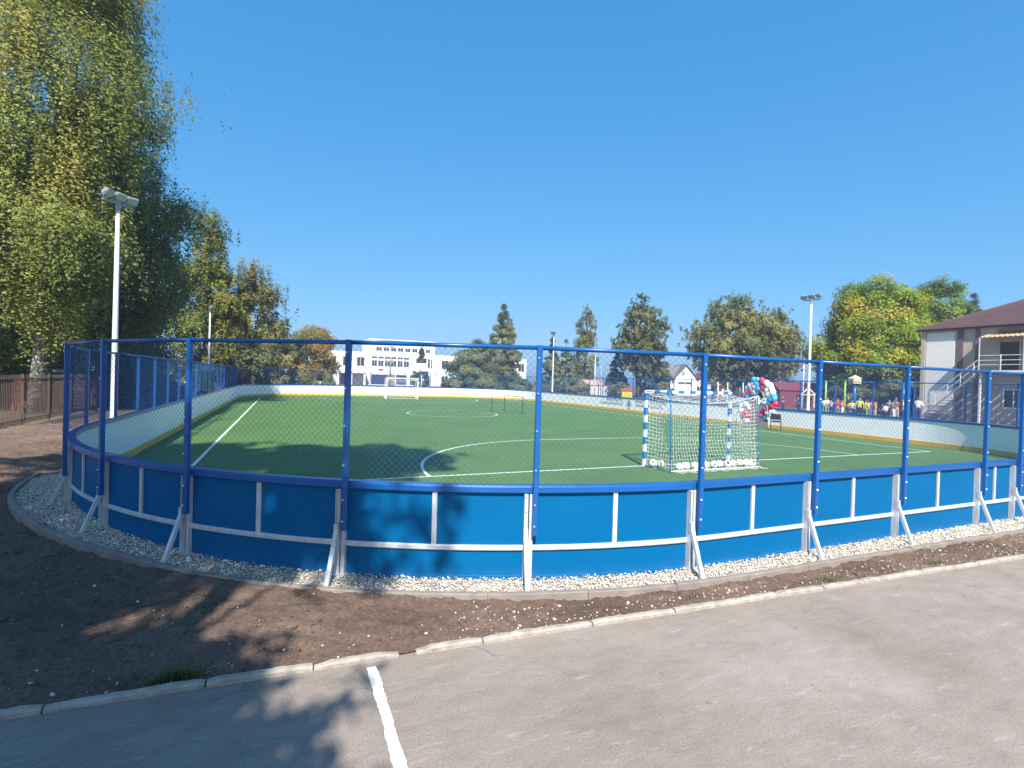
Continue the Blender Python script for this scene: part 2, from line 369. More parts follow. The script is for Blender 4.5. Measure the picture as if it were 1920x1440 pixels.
# painted line on the asphalt, hand-brushed edges
lb = MB(); vs = []; K = 220
for i in range(K+1):
    v = 4.07 - (4.07+2.5)*i/K; c = 0.665 + 0.004*math.sin(i*0.11)+0.0025*math.sin(i*.37)
    w = 0.036 + 0.003*math.sin(i*.21)
    vs += [(c-w+rnd.uniform(-.0045,.0045), v, 0.004), (c+w+rnd.uniform(-.0045,.0045), v, 0.004)]
lb.add(vs, [(2*i, 2*i+1, 2*i+3, 2*i+2) for i in range(K)])
o = lb.build('road_marking', M['paint_line']); o.rotation_euler = RINK_ROT; tag(o, kind='structure')

# soil between the road kerb and the edging, and round the left corner
def edge_off(s):                                     # outer distance of the concrete edging from the boards
    if s < -7: return 0.40 + min(1, (-7-s)/4.0)*0.34
    if s > 2.5: return 0.40 + min(1, (s-2.5)/6.0)*0.10
    return 0.40 - 0.03*math.exp(-((s+1)/3.0)**2)
def soil_base(u, v):
    d = sd(u, v); k = np.clip((v - kerb_v(u))/1.2, 0, 1)
    return 0.015 + 0.045*k + 0.10*np.clip((-u-2.5)/3.0, 0, 1)*np.clip(k, 0, 1)
def soil_z(u, v):
    lump = ngrid(u+60, v+60, 2.2, 3, 4, 0.55) - 0.5; fine = ngrid(u+60, v+60, 9, 4, 3, 0.7) - 0.5
    k = np.clip((v-kerb_v(u))/0.3, 0.1, 1)
    return soil_base(u, v) + lump*0.085*k + fine*0.075*k
st = 0.04; ug, vg = np.meshgrid(np.arange(-13, 14.5, st), np.arange(2.6, 24, st), indexing='ij')
keep = (sd(ug, vg) > 0.30) & (vg > kerb_v(ug)-0.004) & ~((ug > 8) & (vg > 8)) & ((vg < 11.5) | (ug < -3.0))
zz = soil_z(ug, vg); idx = -np.ones(ug.shape, int)
q = keep[:-1, :-1] & keep[1:, :-1] & keep[:-1, 1:] & keep[1:, 1:]
used = np.zeros_like(keep); used[:-1,:-1] |= q; used[1:,:-1] |= q; used[:-1,1:] |= q; used[1:,1:] |= q
idx[used] = np.arange(used.sum())
fq = np.stack([idx[:-1,:-1][q], idx[1:,:-1][q], idx[1:,1:][q], idx[:-1,1:][q]], 1)
sv = np.stack([ug[used], vg[used], zz[used]], 1)
o = link('soil', np_mesh('soil', sv, fq, M['soil'], smooth=True)); o.rotation_euler = RINK_ROT; tag(o, kind='structure')
# clods and pale stones in the soil
ICO_V, ICO_F = None, None
def ico():
    t = (1+5**.5)/2
    v = np.array([(-1,t,0),(1,t,0),(-1,-t,0),(1,-t,0),(0,-1,t),(0,1,t),(0,-1,-t),(0,1,-t),(t,0,-1),(t,0,1),(-t,0,-1),(-t,0,1)], float)
    f = np.array([(0,11,5),(0,5,1),(0,1,7),(0,7,10),(0,10,11),(1,5,9),(5,11,4),(11,10,2),(10,7,6),(7,1,8),(3,9,4),(3,4,2),(3,2,6),(3,6,8),(3,8,9),(4,9,5),(2,4,11),(6,2,10),(8,6,7),(9,8,1)])
    return v/np.linalg.norm(v[0]), f
ICO_V, ICO_F = ico()
def stones(pos, size, tint, seed):
    r = np.random.default_rng(seed); n = len(pos)
    q = r.normal(size=(n, 4)); q /= np.linalg.norm(q, axis=1)[:, None]; w, x, y, z = q.T
    Rm = np.stack([1-2*(y*y+z*z), 2*(x*y-z*w), 2*(x*z+y*w), 2*(x*y+z*w), 1-2*(x*x+z*z), 2*(y*z-x*w), 2*(x*z-y*w), 2*(y*z+x*w), 1-2*(x*x+y*y)], 1).reshape(n, 3, 3)
    V = ICO_V[None]*(1+r.uniform(-.38, .25, (n, 12, 1)))*r.uniform(.6, 1.25, (n, 1, 3))
    V = np.einsum('nij,nkj->nki', Rm, V)*size[:, None, None]; V[:, :, 2] *= 0.8
    V += pos[:, None, :]
    Fc = ICO_F[None] + (np.arange(n)*12)[:, None, None]
    return V.reshape(-1, 3), Fc.reshape(-1, 3), np.repeat(tint, 12, axis=0)
def soil_points(n, f=None):
    out = []
    while sum(len(a) for a in out) < n:
        u = rng.uniform(-9.5, 12, n*2); v = rng.uniform(3.4, 13, n*2)
        k = (sd(u, v) > 0.46) & (v > kerb_v(u)+0.10) & ((u < -3.2) | (v < 9)) & ~((u < -3.5) & (sd(u, v) < 0.85))
        if f is not None: k &= f(u, v)
        out.append(np.stack([u[k], v[k]], 1))
    return np.concatenate(out)[:n]
pc = soil_points(6200); far = np.stack([rng.uniform(-13, -4.2, 2600), rng.uniform(11.5, 22, 2600)], 1); far = far[sd(far[:, 0], far[:, 1]) > .9]; pc = np.concatenate([pc, far]); sz = rng.uniform(.006, .014, len(pc)); sz[:600] = rng.uniform(.012, .026, 600)
ti = np.array([[.125, .086, .066]])*rng.uniform(.65, 1.3, (len(pc), 1))
V, Fc, T = stones(np.column_stack([pc, soil_z(pc[:, 0], pc[:, 1]) + sz*.35]), sz, ti, 5)
o = link('soil_clods', np_mesh('soil_clods', V, Fc, M['clod'], T)); o.rotation_euler = RINK_ROT; tag(o, 'dark crumbs of loose soil between kerb and gravel', 'soil clods', kind='stuff')
pc = np.concatenate([soil_points(500), soil_points(520, lambda u, v: u > 1.5), soil_points(150, lambda u, v: v < kerb_v(u)+.35), far[::6]])
sz = rng.uniform(.005, .013, len(pc)); sz[::14] = rng.uniform(.013, .022, len(sz[::14]))
ti = np.array([[.52, .45, .36]])*rng.uniform(.6, 1.15, (len(pc), 1))
V, Fc, T = stones(np.column_stack([pc, soil_z(pc[:, 0], pc[:, 1]) + sz*.4]), sz, ti, 6)
o = link('pebbles', np_mesh('pebbles', V, Fc, M['clod'], T)); o.rotation_euler = RINK_ROT; tag(o, 'pale pebbles scattered over the brown soil strip', 'pebbles', kind='stuff')

# gravel bed along the boards
def gravel_z(s, off):
    z = 0.055 + 0.05*max(0, 1-off/0.3)
    if s < -6: z += min(1, (-6-s)/4.0)*0.12
    return z
gb = MB(); gs = [-13 + 0.25*i for i in range(int(31/0.25))]; vs = []
for s in gs:
    e = edge_off(s)
    for off in (-0.03, 0.12, 0.26, e-0.03):
        x, y, h = path(s, off); vs.append((x, y, gravel_z(s, max(off, 0)) - 0.02 + rnd.uniform(-.008, .008)))
gb.add(vs, [(4*i+j, 4*i+j+1, 4*i+j+5, 4*i+j+4) for i in range(len(gs)-1) for j in range(3)])
M['gravel_bed'] = mat('gravel_fines', (0.36, 0.325, 0.27), 0.95, 0, 0.3, 40, 0.8, 60)
o = gb.build('gravel_bed', M['gravel_bed']); o.rotation_euler = RINK_ROT; tag(o, kind='structure')
n = 27000; ss = rng.uniform(-12.6, 15, n*2); pos = []; sizes = []
for s in ss:
    e = edge_off(s) - 0.05
    if rng.random() > (e+0.01)/0.72*1.6: continue
    off = rng.uniform(0.005, e); x, y, h = path(s, off); k = rng.uniform(.005, .0115) if rng.random() < .95 else rng.uniform(.012, .024)
    pos.append((x, y, gravel_z(s, off) + k*.1 + rng.uniform(-.008, .012))); sizes.append(k)
    if len(pos) >= n: break
pos = np.array(pos); sizes = np.array(sizes); g = rng.random(len(pos))
ti = np.array([[.72, .66, .555]])*rng.uniform(.7, 1.15, (len(pos), 1))
ti[g < .06] = np.array([.30, .15, .10]); ti[g > .965] = np.array([.12, .10, .09])
V, Fc, T = stones(pos, sizes, ti, 8)
o = link('gravel', np_mesh('gravel', V, Fc, M['gravel'], T)); o.rotation_euler = RINK_ROT
tag(o, 'white crushed stone strip at the foot of the boards', 'gravel', kind='stuff')

# concrete edging: one stone per metre, a child of the edging
edg = empty('concrete_edging', (0, 0, 0), TH); edg['kind'] = 'structure'
s = -12.9
while s < 15:
    L_ = 1.0 + rnd.uniform(-.05, .05); s1 = s + L_ - 0.007; b = MB(); vs = []; n = 6; lift = rnd.uniform(-.006, .006)
    for i in range(n+1):
        t = s + (s1-s)*i/n; e = edge_off(t); zt = 0.085 + lift + (min(1, max(0, -6-t)/4.0)*0.13)
        for off, z in ((e-0.075, -0.08), (e-0.075, zt-.008), (e-0.067, zt), (e-0.008, zt), (e, zt-.008), (e, -0.08)):
            x, y, h = path(t, off); vs.append((x, y, z + rnd.uniform(-.0015, .0015)))
    fs = [(6*i+j, 6*i+j+1, 6*i+j+7, 6*i+j+6) for i in range(n) for j in range(5)] + [tuple(range(5, -1, -1)), tuple(range(6*n, 6*n+6))]
    b.add(vs, fs).build('edging_stone', M['edging'], edg); s += L_
# road kerb: worn stones with chipped ends
kb = empty('kerb', (0, 0, 0), TH); kb['kind'] = 'structure'
joints = [-9.0, -7.9, -6.8, -5.7, -4.6, -3.5, -2.4, -1.4, -0.47, 0.25, 0.90, None, 1.03, 1.60, 2.66, 3.58, 4.92, 5.6, 6.25, 7.3, 8.4, 9.5, 10.6, 11.7, 12.8, 14, 15]
for a, c in zip(joints, joints[1:]):
    if a is None or c is None: continue
    b = MB(); n = max(6, int((c-a)/0.06)); vs = []; ph = rnd.uniform(0, 9); chipL = rnd.choice([.02, .05, .03]); chipR = rnd.choice([.02, .04, .03])
    if abs(c-0.90) < 1e-6: chipR = .16
    if abs(a-1.03) < 1e-6: chipL = .12
    if abs(a-0.25) < 1e-6: chipL = .12
    for i in range(n+1):
        u = a + .006 + (c-a-.012)*i/n; d0, d1 = u-a, c-u
        ht = 0.042 + 0.005*math.sin(ph+u*5) + rnd.uniform(-.003, .003)
        kl, kr = (.4 if chipL > .1 else .82), (.4 if chipR > .1 else .82); ht *= min(1, kl+(1-kl)*(d0/chipL))*min(1, kr+(1-kr)*(d1/chipR))
        vk = kerb_v(u); w = 0.062 + rnd.uniform(-.008, .008); f = rnd.uniform(-.006, .004)
        vs += [(u, vk-w*.0+f-.0, -.06), (u, vk+f, ht*.62), (u, vk+.014+f, ht), (u, vk+w-.012, ht+.002), (u, vk+w, ht*.7), (u, vk+w, -.06)]
    fs = [(6*i+j, 6*i+j+6, 6*i+j+7, 6*i+j+1) for i in range(n) for j in range(5)] + [tuple(range(6)), tuple(range(6*n+5, 6*n-1, -1))]
    b.add(vs, fs).build('kerb_stone', M['kerb'], kb)

# pitch markings
GU, GV = 9.064, 11.482
def ribbon(b, pts, w, z=0.004):
    pts = [Vector((x, y, 0)) for x, y in pts]; vs = []
    for i, p in enumerate(pts):
        d = (pts[min(i+1, len(pts)-1)]-pts[max(i-1, 0)]).normalized(); n = Vector((-d.y, d.x, 0))*w/2
        vs += [(p.x-n.x, p.y-n.y, z), (p.x+n.x, p.y+n.y, z)]
    b.add(vs, [(2*i+1, 2*i, 2*i+2, 2*i+3) for i in range(len(pts)-1)])
FV = V0+V1-GV; SL, SR_ = -1.95, 22.3; GW = 3.08; MC = GU+GW/2
def arc(cx, cy, r, a0, a1, n=40): return [(cx+r*math.cos(a0+(a1-a0)*i/n), cy+r*math.sin(a0+(a1-a0)*i/n)) for i in range(n+1)]
b = MB()
ribbon(b, [(SL+.04, GV), (SR_-.04, GV)], .075, .004); ribbon(b, [(SL+.04, FV), (SR_-.04, FV)], .075, .004)
ribbon(b, [(SL, GV-.037), (SL, FV+.037)], .08, .008); ribbon(b, [(SR_, GV-.037), (SR_, FV+.037)], .08, .008)
ribbon(b, arc(GU, GV, 6, math.pi, math.pi/2) + arc(GU+GW, GV, 6, math.pi/2, 0), .08, .008)
ribbon(b, arc(GU, FV, 6, -math.pi, -math.pi/2) + arc(GU+GW, FV, 6, -math.pi/2, 0), .08, .008)
ribbon(b, arc(MC-.9, (GV+FV)/2, 2.8, 0, 2*math.pi, 60), .07, .006)
o = b.build('pitch_markings', M['turf_line']); o.rotation_euler = RINK_ROT; tag(o, kind='structure')
# pale litter and fallen leaves on the turf
n = 420; pu = rng.uniform(U0+1, U1-1, n); pv = rng.uniform(V0+2, 45, n); V = []; T = []
for i in range(n):
    if sd(pu[i], pv[i]) > -0.6: pu[i], pv[i] = 10+rng.uniform(-6, 6), rng.uniform(8, 40)
    a = rng.uniform(0, 6.28); k = rng.uniform(.02, .045); dx, dy = k*math.cos(a), k*math.sin(a)
    z = .012; V += [(pu[i]-dx, pv[i]-dy, z), (pu[i]+dy*.6, pv[i]-dx*.6, z+.012), (pu[i]+dx, pv[i]+dy, z+.004), (pu[i]-dy*.6, pv[i]+dx*.6, z+.015)]
    T += [(.55, .55, .42) if rng.random() < .5 else (.4, .36, .15)]*4
o = link('fallen_leaves', np_mesh('fallen_leaves', np.array(V), np.arange(4*n).reshape(-1, 4), M['leaf'], np.array(T))); o.rotation_euler = RINK_ROT
tag(o, 'small pale fallen leaves scattered over the green turf', 'leaves', kind='stuff')

# ------------------------------------------------------------------ rink fence
FC = Vector(((U0+U1)/2, V0, 0))
fence = empty('rink_fence', W(FC.x, FC.y), TH, 'blue boarded sports rink fence with chain link netting above its boards', 'fence')
cache = {}
def sec_mesh(kind, prof, s0, s1, m):
    st_ = all(not (a <= x <= b_) for x in (s0 % TOT + 1e-6, s1 % TOT - 1e-6) for a, b_ in ARCS)
    x0, y0, h0 = path(s0 + 1e-7); x1, y1, h1 = path(s1 - 1e-7)
    turn = (h1-h0) % (2*math.pi); turn = 0 if turn > 6 else turn
    pure = abs(turn) < 1e-4 or abs(turn - (s1-s0)/RR) < 1e-3
    key = (kind, round(s1-s0, 3), round(turn, 3)) if pure else (kind, s0)
    if key in cache: return cache[key]
    n = 1 if abs(turn) < 1e-4 else 8; k = len(prof); vs = []; c, sn = math.cos(-h0), math.sin(-h0)
    for i in range(n+1):
        for off, z in prof:
            x, y, h = path(s0 + 1e-7 + (s1-s0-2e-7)*i/n, off); dx, dy = x-x0, y-y0
            vs.append((dx*c-dy*sn, dx*sn+dy*c, z))
    fs = [(k*i+j, k*(i+1)+j, k*(i+1)+(j+1) % k, k*i+(j+1) % k) for i in range(n) for j in range(k)] + [tuple(range(k)), tuple(range(k*(n+1)-1, k*n-1, -1))]
    me = bpy.data.meshes.new(kind); me.from_pydata(vs, [], fs); me.materials.append(m)
    me.update(); cache[key] = me; return me
ARCS = []
def fpart(name, me, s, m=None):
    x, y, h = path(s + 1e-7); return link(name, me, fence, m, (x-FC.x, y-FC.y, 0), (0, 0, h))
PROF = dict(
    board_panel=[(-.012, 1.04), (-.012, -.06), (.006, -.06), (.006, .13), (0, .136), (0, 1.04)],
    inner_panel=[(-.045, 1.03), (-.045, .004), (-.03, .004), (-.03, 1.03)],
    kick_strip=[(-.062, .19), (-.062, .006), (-.047, .006), (-.047, .2)],
    handrail=[(-.075, 1.115), (-.075, 1.035), (.035, 1.035), (.05, 1.045), (.05, 1.10), (.035, 1.12), (-.06, 1.12)],
    cross_strip=[(.003, .468), (.003, .412), (.024, .412), (.028, .42), (.028, .46), (.024, .468)])
PM = dict(board_panel='blue_panel', inner_panel='white_board', kick_strip='yellow_kick', handrail='blue_paint', cross_strip='galv')
# one-off part meshes in a joint's own frame: x along the boards, y inward
def jm(name, m, f, smooth=False):
    b = MB(); f(b); return b.mesh(name, M[m], smooth)
gal = jm('board_post', 'galv', lambda b: (b.box(-.052, -.008, -.055, -.004, -.03, 1.03), b.box(.008, .05, -.05, -.004, -.03, 1.03), b.box(-.052, -.046, -.08, -.055, -.03, 1.03)))
npost = jm('net_post', 'blue_paint', lambda b: b.bbox(.032, .09, -.128, -.07, .60, HT, .007))
mid = jm('stiffener', 'galv', lambda b: b.box(-.026, .026, -.026, -.004, .470, 1.034))
brace = jm('brace', 'galv', lambda b: (b.beam((-.03, -.31, 0.0), (-.03, -.075, .60), .045, .04), b.box(-.056, -.006, -.10, -.056, .54, .66)))
boltm = jm('bolt', 'bolt', lambda b: b.tube([(0, .006, 0), (0, -.014, 0), (0, -.02, 0)], [.013, .013, .007], 6))
def net_mesh(L):
    """chain link of 50 mm diamonds: two families of thin wires, woven a few mm apart"""
    key = ('net', round(L, 2))
    if key in cache: return cache[key]
    z0, z1 = HB-.0, HT-.03; H = z1-z0; p = .0707; r = .00145; vs = []; fs = []
    for sgn, dy in ((1, .005), (-1, -.005)):
        k = -H
        while k < L:
            a, b_ = (k, 0.0), (k+H, H)
            x0, x1 = max(k, 0), min(k+H, L)
            if x1 - x0 > .02:
                za, zb = x0-k, x1-k
                if sgn < 0: za, zb = H-za, H-zb
                A, B = Vector((x0, dy, z0+za)), Vector((x1, dy, z0+zb)); d = (B-A).normalized(); nn = Vector((0, 1, 0)); t = d.cross(nn)
                q = len(vs)
                for P_ in (A, B):
                    for an in (0, 2.094, 4.189): vs.append(P_ + nn*r*math.cos(an) + t*r*math.sin(an))
                fs += [(q, q+1, q+4, q+3), (q+1, q+2, q+5, q+4), (q+2, q, q+3, q+5)]
            k += p
    me = bpy.data.meshes.new('net_panel'); me.from_pydata(vs, [], fs); me.materials.append(M['net_wire']); me.update(); cache[key] = me; return me
def trail_mesh(L):
    key = ('trail', round(L, 2))
    if key not in cache:
        cache[key] = MB().tube([(0, 0, HT-.028), (L, 0, HT-.028)], .023, 8).mesh('top_rail', M['blue_paint'], True)
    return cache[key]
nodes_s = [-LA] + [q_-.205 for q_ in (-11.7, -9.9, -8.09, -6.33, -4.31, -2.29, -.30, 1.66, 3.57, 5.73, 6.84, 9.0)] + [LN]
s = LN
nodes_s += [LN + LA*i/7 for i in range(1, 8)]
b0 = LN + LA; vgate = [14.9, 16.7, 18.55, 20.4, 22.3]
nodes_s += [b0 + (v-(V0+RR)) for v in vgate]
rest = (V1-RR) - 22.3; k = round(rest/2); nodes_s += [b0 + (22.3-(V0+RR)) + rest*i/k for i in range(1, k+1)]
b0 += LS; nodes_s += [b0 + LA*i/7 for i in range(1, 8)]
b0 += LA; nodes_s += [b0 + LN*i/6 for i in range(1, 7)]
b0 += LN; nodes_s += [b0 + LA*i/7 for i in range(1, 8)]
b0 += LA; nodes_s += [b0 + LS*i/18 for i in range(1, 19)]      # ends at TOT - LA = start
GATE = LN + LA + (20.4-(V0+RR))
for i, (s0, s1) in enumerate(zip(nodes_s, nodes_s[1:])):
    gate = abs(s0 - GATE) < 1e-3
    if not gate:
        for kd, pr in PROF.items():
            if kd in ('cross_strip',) and 20 < s0 < TOT-60: continue
            fpart(kd, sec_mesh(kd, pr, s0+.003 if kd in ('board_panel', 'inner_panel') else s0, s1-.003 if kd in ('board_panel', 'inner_panel') else s1, M[PM[kd]]), s0+.003 if kd in ('board_panel', 'inner_panel') else s0)
        fpart('stiffener', mid, (s0+s1)/2)
    fpart('board_post', gal, s0)
    pst = fpart('net_post', npost, s0)
    if -14 < s0 < 10:
        fpart('brace', brace, s0)
        for z, y, x in ((.70, -.128, .05), (.93, -.128, .05), (1.30, -.128, .05), (1.72, -.128, .05), (2.12, -.128, .05), (2.50, -.128, .05), (.62, -.05, -.03), (.84, -.05, -.03), (1.0, -.05, -.03)):
            link('bolt', boltm, pst, None, (x, y+.005, z))
    # straight chord from post to post carries the top rail and the wire
    xa, ya, ha = path(s0+1e-7, .1); xb, yb, hb = path(s1+1e-7, .1)
    xa += math.cos(ha)*.065; ya += math.sin(ha)*.065; xb += math.cos(hb)*.065; yb += math.sin(hb)*.065
    L_ = math.hypot(xb-xa, yb-ya); h = math.atan2(yb-ya, xb-xa)
    link('top_rail', trail_mesh(L_), fence, None, (xa-FC.x, ya-FC.y, 0), (0, 0, h))
    if not gate: link('net_panel', net_mesh(L_), fence, None, (xa-FC.x, ya-FC.y, 0), (0, 0, h))

# printed lettering and emblem on the inside of the far right boards
def text(body, v, z, size, parent, al='LEFT'):
    cu = bpy.data.curves.new('lettering', 'FONT'); cu.body = body; cu.size = size; cu.extrude = .001; cu.offset = .004; cu.align_x = al; cu.materials.append(M['lettering'])
    o = bpy.data.objects.new('lettering', cu); COL.objects.link(o); o.parent = parent
    me = bpy.data.meshes.new_from_object(o.evaluated_get(bpy.context.evaluated_depsgraph_get())); bpy.data.objects.remove(o)
    o = link('lettering', me, parent)
    o.matrix_local = Matrix(((0, 0, -1, U1-.0475-FC.x), (-1, 0, 0, v-FC.y), (0, 1, 0, z), (0, 0, 0, 1)))
    return o
text('ПРАВИТЕЛЬСТВО', 33.75, .74, .27, fence, 'RIGHT'); text('САМАРСКОЙ ОБЛАСТИ', 33.75, .45, .27, fence, 'RIGHT')
text('МИНИСТЕРСТВО СПОРТА', 32.25, .74, .27, fence); text('САМАРСКОЙ ОБЛАСТИ', 32.25, .45, .27, fence)
def flat(b, pts, x): b.add([(x, p[0], p[1]) for p in pts] + [(x-.003, p[0], p[1]) for p in pts], [tuple(range(len(pts))), tuple(range(2*len(pts)-1, len(pts)-1, -1))] + [(i, (i+1) % len(pts), (i+1) % len(pts)+len(pts), i+len(pts)) for i in range(len(pts))])
b = MB(); xe = U1-.0475-FC.x; ve = 33.0-FC.y
flat(b, [(ve-.17, .78), (ve-.17, .46), (ve-.1, .38), (ve, .33), (ve+.1, .38), (ve+.17, .46), (ve+.17, .78)], xe)
for sg in (-1, 1): flat(b, [(ve+sg*.2, .42), (ve+sg*.31, .5), (ve+sg*.33, .7), (ve+sg*.24, .84), (ve+sg*.21, .72), (ve+sg*.24, .55)], xe)
em = b.build('emblem', M['emblem_grey'], fence)
b = MB(); flat(b, [(ve-.1, .8), (ve-.13, .92), (ve-.05, .87), (ve, .98), (ve+.05, .87), (ve+.13, .92), (ve+.1, .8)], xe); flat(b, [(ve-.24, .3), (ve-.2, .25), (ve+.2, .25), (ve+.24, .3), (ve+.12, .29), (ve, .31), (ve-.12, .29)], xe)
flat(b, [(ve-.07, .66), (ve-.09, .5), (ve, .43), (ve+.09, .5), (ve+.07, .66)], xe-.004)
b.build('emblem_crown', M['emblem_dark'], em)

# ------------------------------------------------------------------ trees
def leaves(rng, cen, rc, n, leaf, cols, droop, squash=0.75, yellow=None, tri=False):
    """n leaves shared over clumps; droop hangs them on strands below the clump"""
    K = len(cen); per = rng.multinomial(n, rc**2/(rc**2).sum()); P = []; C = []; O = []
    for k in range(K):
        m = per[k]
        if not m: continue
        if droop > 0 and rng.random() < 0.85:
            S = max(4, m//26); sx = rng.normal(size=(S, 3))*rc[k]*np.array([.55, .55, .4]); ln = rng.uniform(.35, 1, S)*droop*(0.6+rc[k])
            j = rng.integers(0, S, m); t = rng.random(m)**0.8
            p = sx[j] + rng.normal(size=(m, 3))*.055*(1+rc[k]); p[:, 2] += rc[k]*.3 - t*ln[j]
            p[:, 0] += t*ln[j]*.10*np.sin(j*2.1); p[:, 1] += t*ln[j]*.10*np.cos(j*1.7)
        else:
            d = rng.normal(size=(m, 3)); d /= np.linalg.norm(d, axis=1)[:, None]
            p = d*(rng.random((m, 1))**.42)*rc[k]; p[:, 2] *= squash
        P.append(p + cen[k]); base = np.array(cols[rng.integers(len(cols))])*rng.uniform(.78, 1.22)
        if yellow is not None and rng.random() < yellow[0]: base = np.array(yellow[1])*rng.uniform(.8, 1.2)
        C.append(base*rng.uniform(.84, 1.2, (m, 1))); o_ = p/(np.linalg.norm(p, axis=1)[:, None]+1e-6); q_ = cen[k]*np.array([1, 1, .3]); O.append(o_*.7 + q_/(np.linalg.norm(q_*np.array([1, 1, 0]))+.5)*.8)
    P = np.concatenate(P); C = np.concatenate(C)*1.32; O = np.concatenate(O); m = len(P)
    nrm = rng.normal(size=(m, 3))*.6 + O + np.array([0, 0, .45]); nrm /= np.linalg.norm(nrm, axis=1)[:, None]
    a = np.cross(nrm, rng.normal(size=(m, 3))); a /= np.linalg.norm(a, axis=1)[:, None]; b = np.cross(nrm, a)
    sz = leaf*rng.uniform(.6, 1.35, (m, 1))
    if tri:
        V = np.stack([P - a*sz, P - b*sz*.75 + a*sz*.35, P + a*sz*.8 + b*sz*.7], 1).reshape(-1, 3)
        return V, np.arange(3*m).reshape(-1, 3), np.repeat(C, 3, axis=0)
    V = np.stack([P - a*sz, P - b*sz*.62 - nrm*sz*.12, P + a*sz, P + b*sz*.62 - nrm*sz*.12], 1).reshape(-1, 3)
    return V, np.arange(4*m).reshape(-1, 4), np.repeat(C, 4, axis=0)
def profile_r(prof, z): return np.interp(z, [p[0] for p in prof], [p[1] for p in prof])
def tree(name, label, cat, base, prof, K, n, leaf, cols, rc, droop=0.0, trunk_r=.2, bark='bark', lean=(0, 0), limbs=14, seed=1, yellow=None, leafmat='leaf',
         group=None, shell=.5, centres=None, top=None, stems=1, squash=.75, limb_r=.3, sq=(1, 1), extra=()):
    r = np.random.default_rng(seed); x0, y0 = base[:2]; zb = base[2] if len(base) > 2 else -.08
    root = empty(name, (x0, y0, zb), 0, label, cat, group)
    zs = np.linspace(prof[0][0], prof[-1][0], 60); w = profile_r(prof, zs)+.15; top = top or prof[-1][0]
    if centres is None:
        z = r.choice(zs, K, p=w/w.sum()) + r.uniform(-.2, .2, K); R_ = profile_r(prof, z); ang = r.uniform(0, 2*math.pi, K) + np.arange(K)*2.4
        rad = R_*(shell + (1-shell)*r.random(K)**.6)*r.uniform(.85, 1.06, K); rad = np.maximum(0, rad - rc*.45)
        lx, ly = lean[0]*z/top, lean[1]*z/top
        cen = np.stack([rad*np.cos(ang)*sq[0]+lx, rad*np.sin(ang)*sq[1]+ly, z], 1)
    else: cen = np.array(centres, float)
    if len(extra): cen = np.concatenate([cen, np.array([e[:3] for e in extra])])
    rcs = rc*r.uniform(.7, 1.45, len(cen))
    if len(extra): rcs[-len(extra):] = [e[3] for e in extra]
    far = math.hypot(x0, y0) > 40
    V, Fc, T = leaves(r, cen, rcs, int(n*(1.5 if far else 1.8)), leaf*(.92 if far else .72), cols, droop, squash, yellow=yellow, tri=far)
    b = MB(); H = top
    def trunk_pt(t, k=0):
        wob = .12*math.sin(t*5+seed+k)*trunk_r*4
        return Vector((lean[0]*t + wob + k*.25*math.cos(k*2.1+seed)*(1+t*3), lean[1]*t + wob*.6 + k*.25*math.sin(k*2.1+seed)*(1+t*3), H*.93*t))
    for k in range(stems):
        b.tube([trunk_pt(t, k) for t in np.linspace(0, 1, 10)], [trunk_r*(1.25 if t == 0 else 1)*(1-.93*t)**.8+.012 for t in np.linspace(0, 1, 10)], 9)
    order = r.permutation(len(cen))[:limbs]
    for i in order:
        c = Vector(cen[i]); t0 = max(.12, min(.92, (c.z - math.hypot(c.x, c.y)*.75 - rc*.3)/(H*.93)))
        p = trunk_pt(t0, int(r.integers(stems))); mid_ = (p+c)/2 + Vector((r.normal()*.12, r.normal()*.12, .12*(c-p).length)); rr = trunk_r*limb_r*(1-t0)+.015
        b.tube([p, (p+mid_)/2+Vector((0, 0, .03*(c-p).length)), mid_, c], [rr, rr*.8, rr*.55, .012], 5, cap=False)
    if len(extra): b.tube([trunk_pt(.55), Vector(extra[0][:3])*.6 + trunk_pt(.6)*.4 + Vector((0, 0, .5))] + [Vector(e[:3]) for e in extra], [.07, .05] + [.03]*len(extra), 5, cap=False)
    link('trunk', b.mesh('trunk', M[bark], True), root)
    link('crown', np_mesh('crown', V, Fc, M[leafmat], T), root)
    return root
GR = [(.18, .21, .05), (.22, .245, .055), (.13, .165, .045), (.28, .28, .08)]      # birch greens
OL = [(.22, .215, .075), (.175, .185, .07), (.28, .255, .09), (.14, .155, .06)]         # dusty olive
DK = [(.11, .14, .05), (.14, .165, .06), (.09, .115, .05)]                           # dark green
MAP = [(.18, .245, .018), (.24, .285, .022), (.14, .2, .02), (.30, .30, .028)]          # turning maple
YL = (.29, .26, .06)
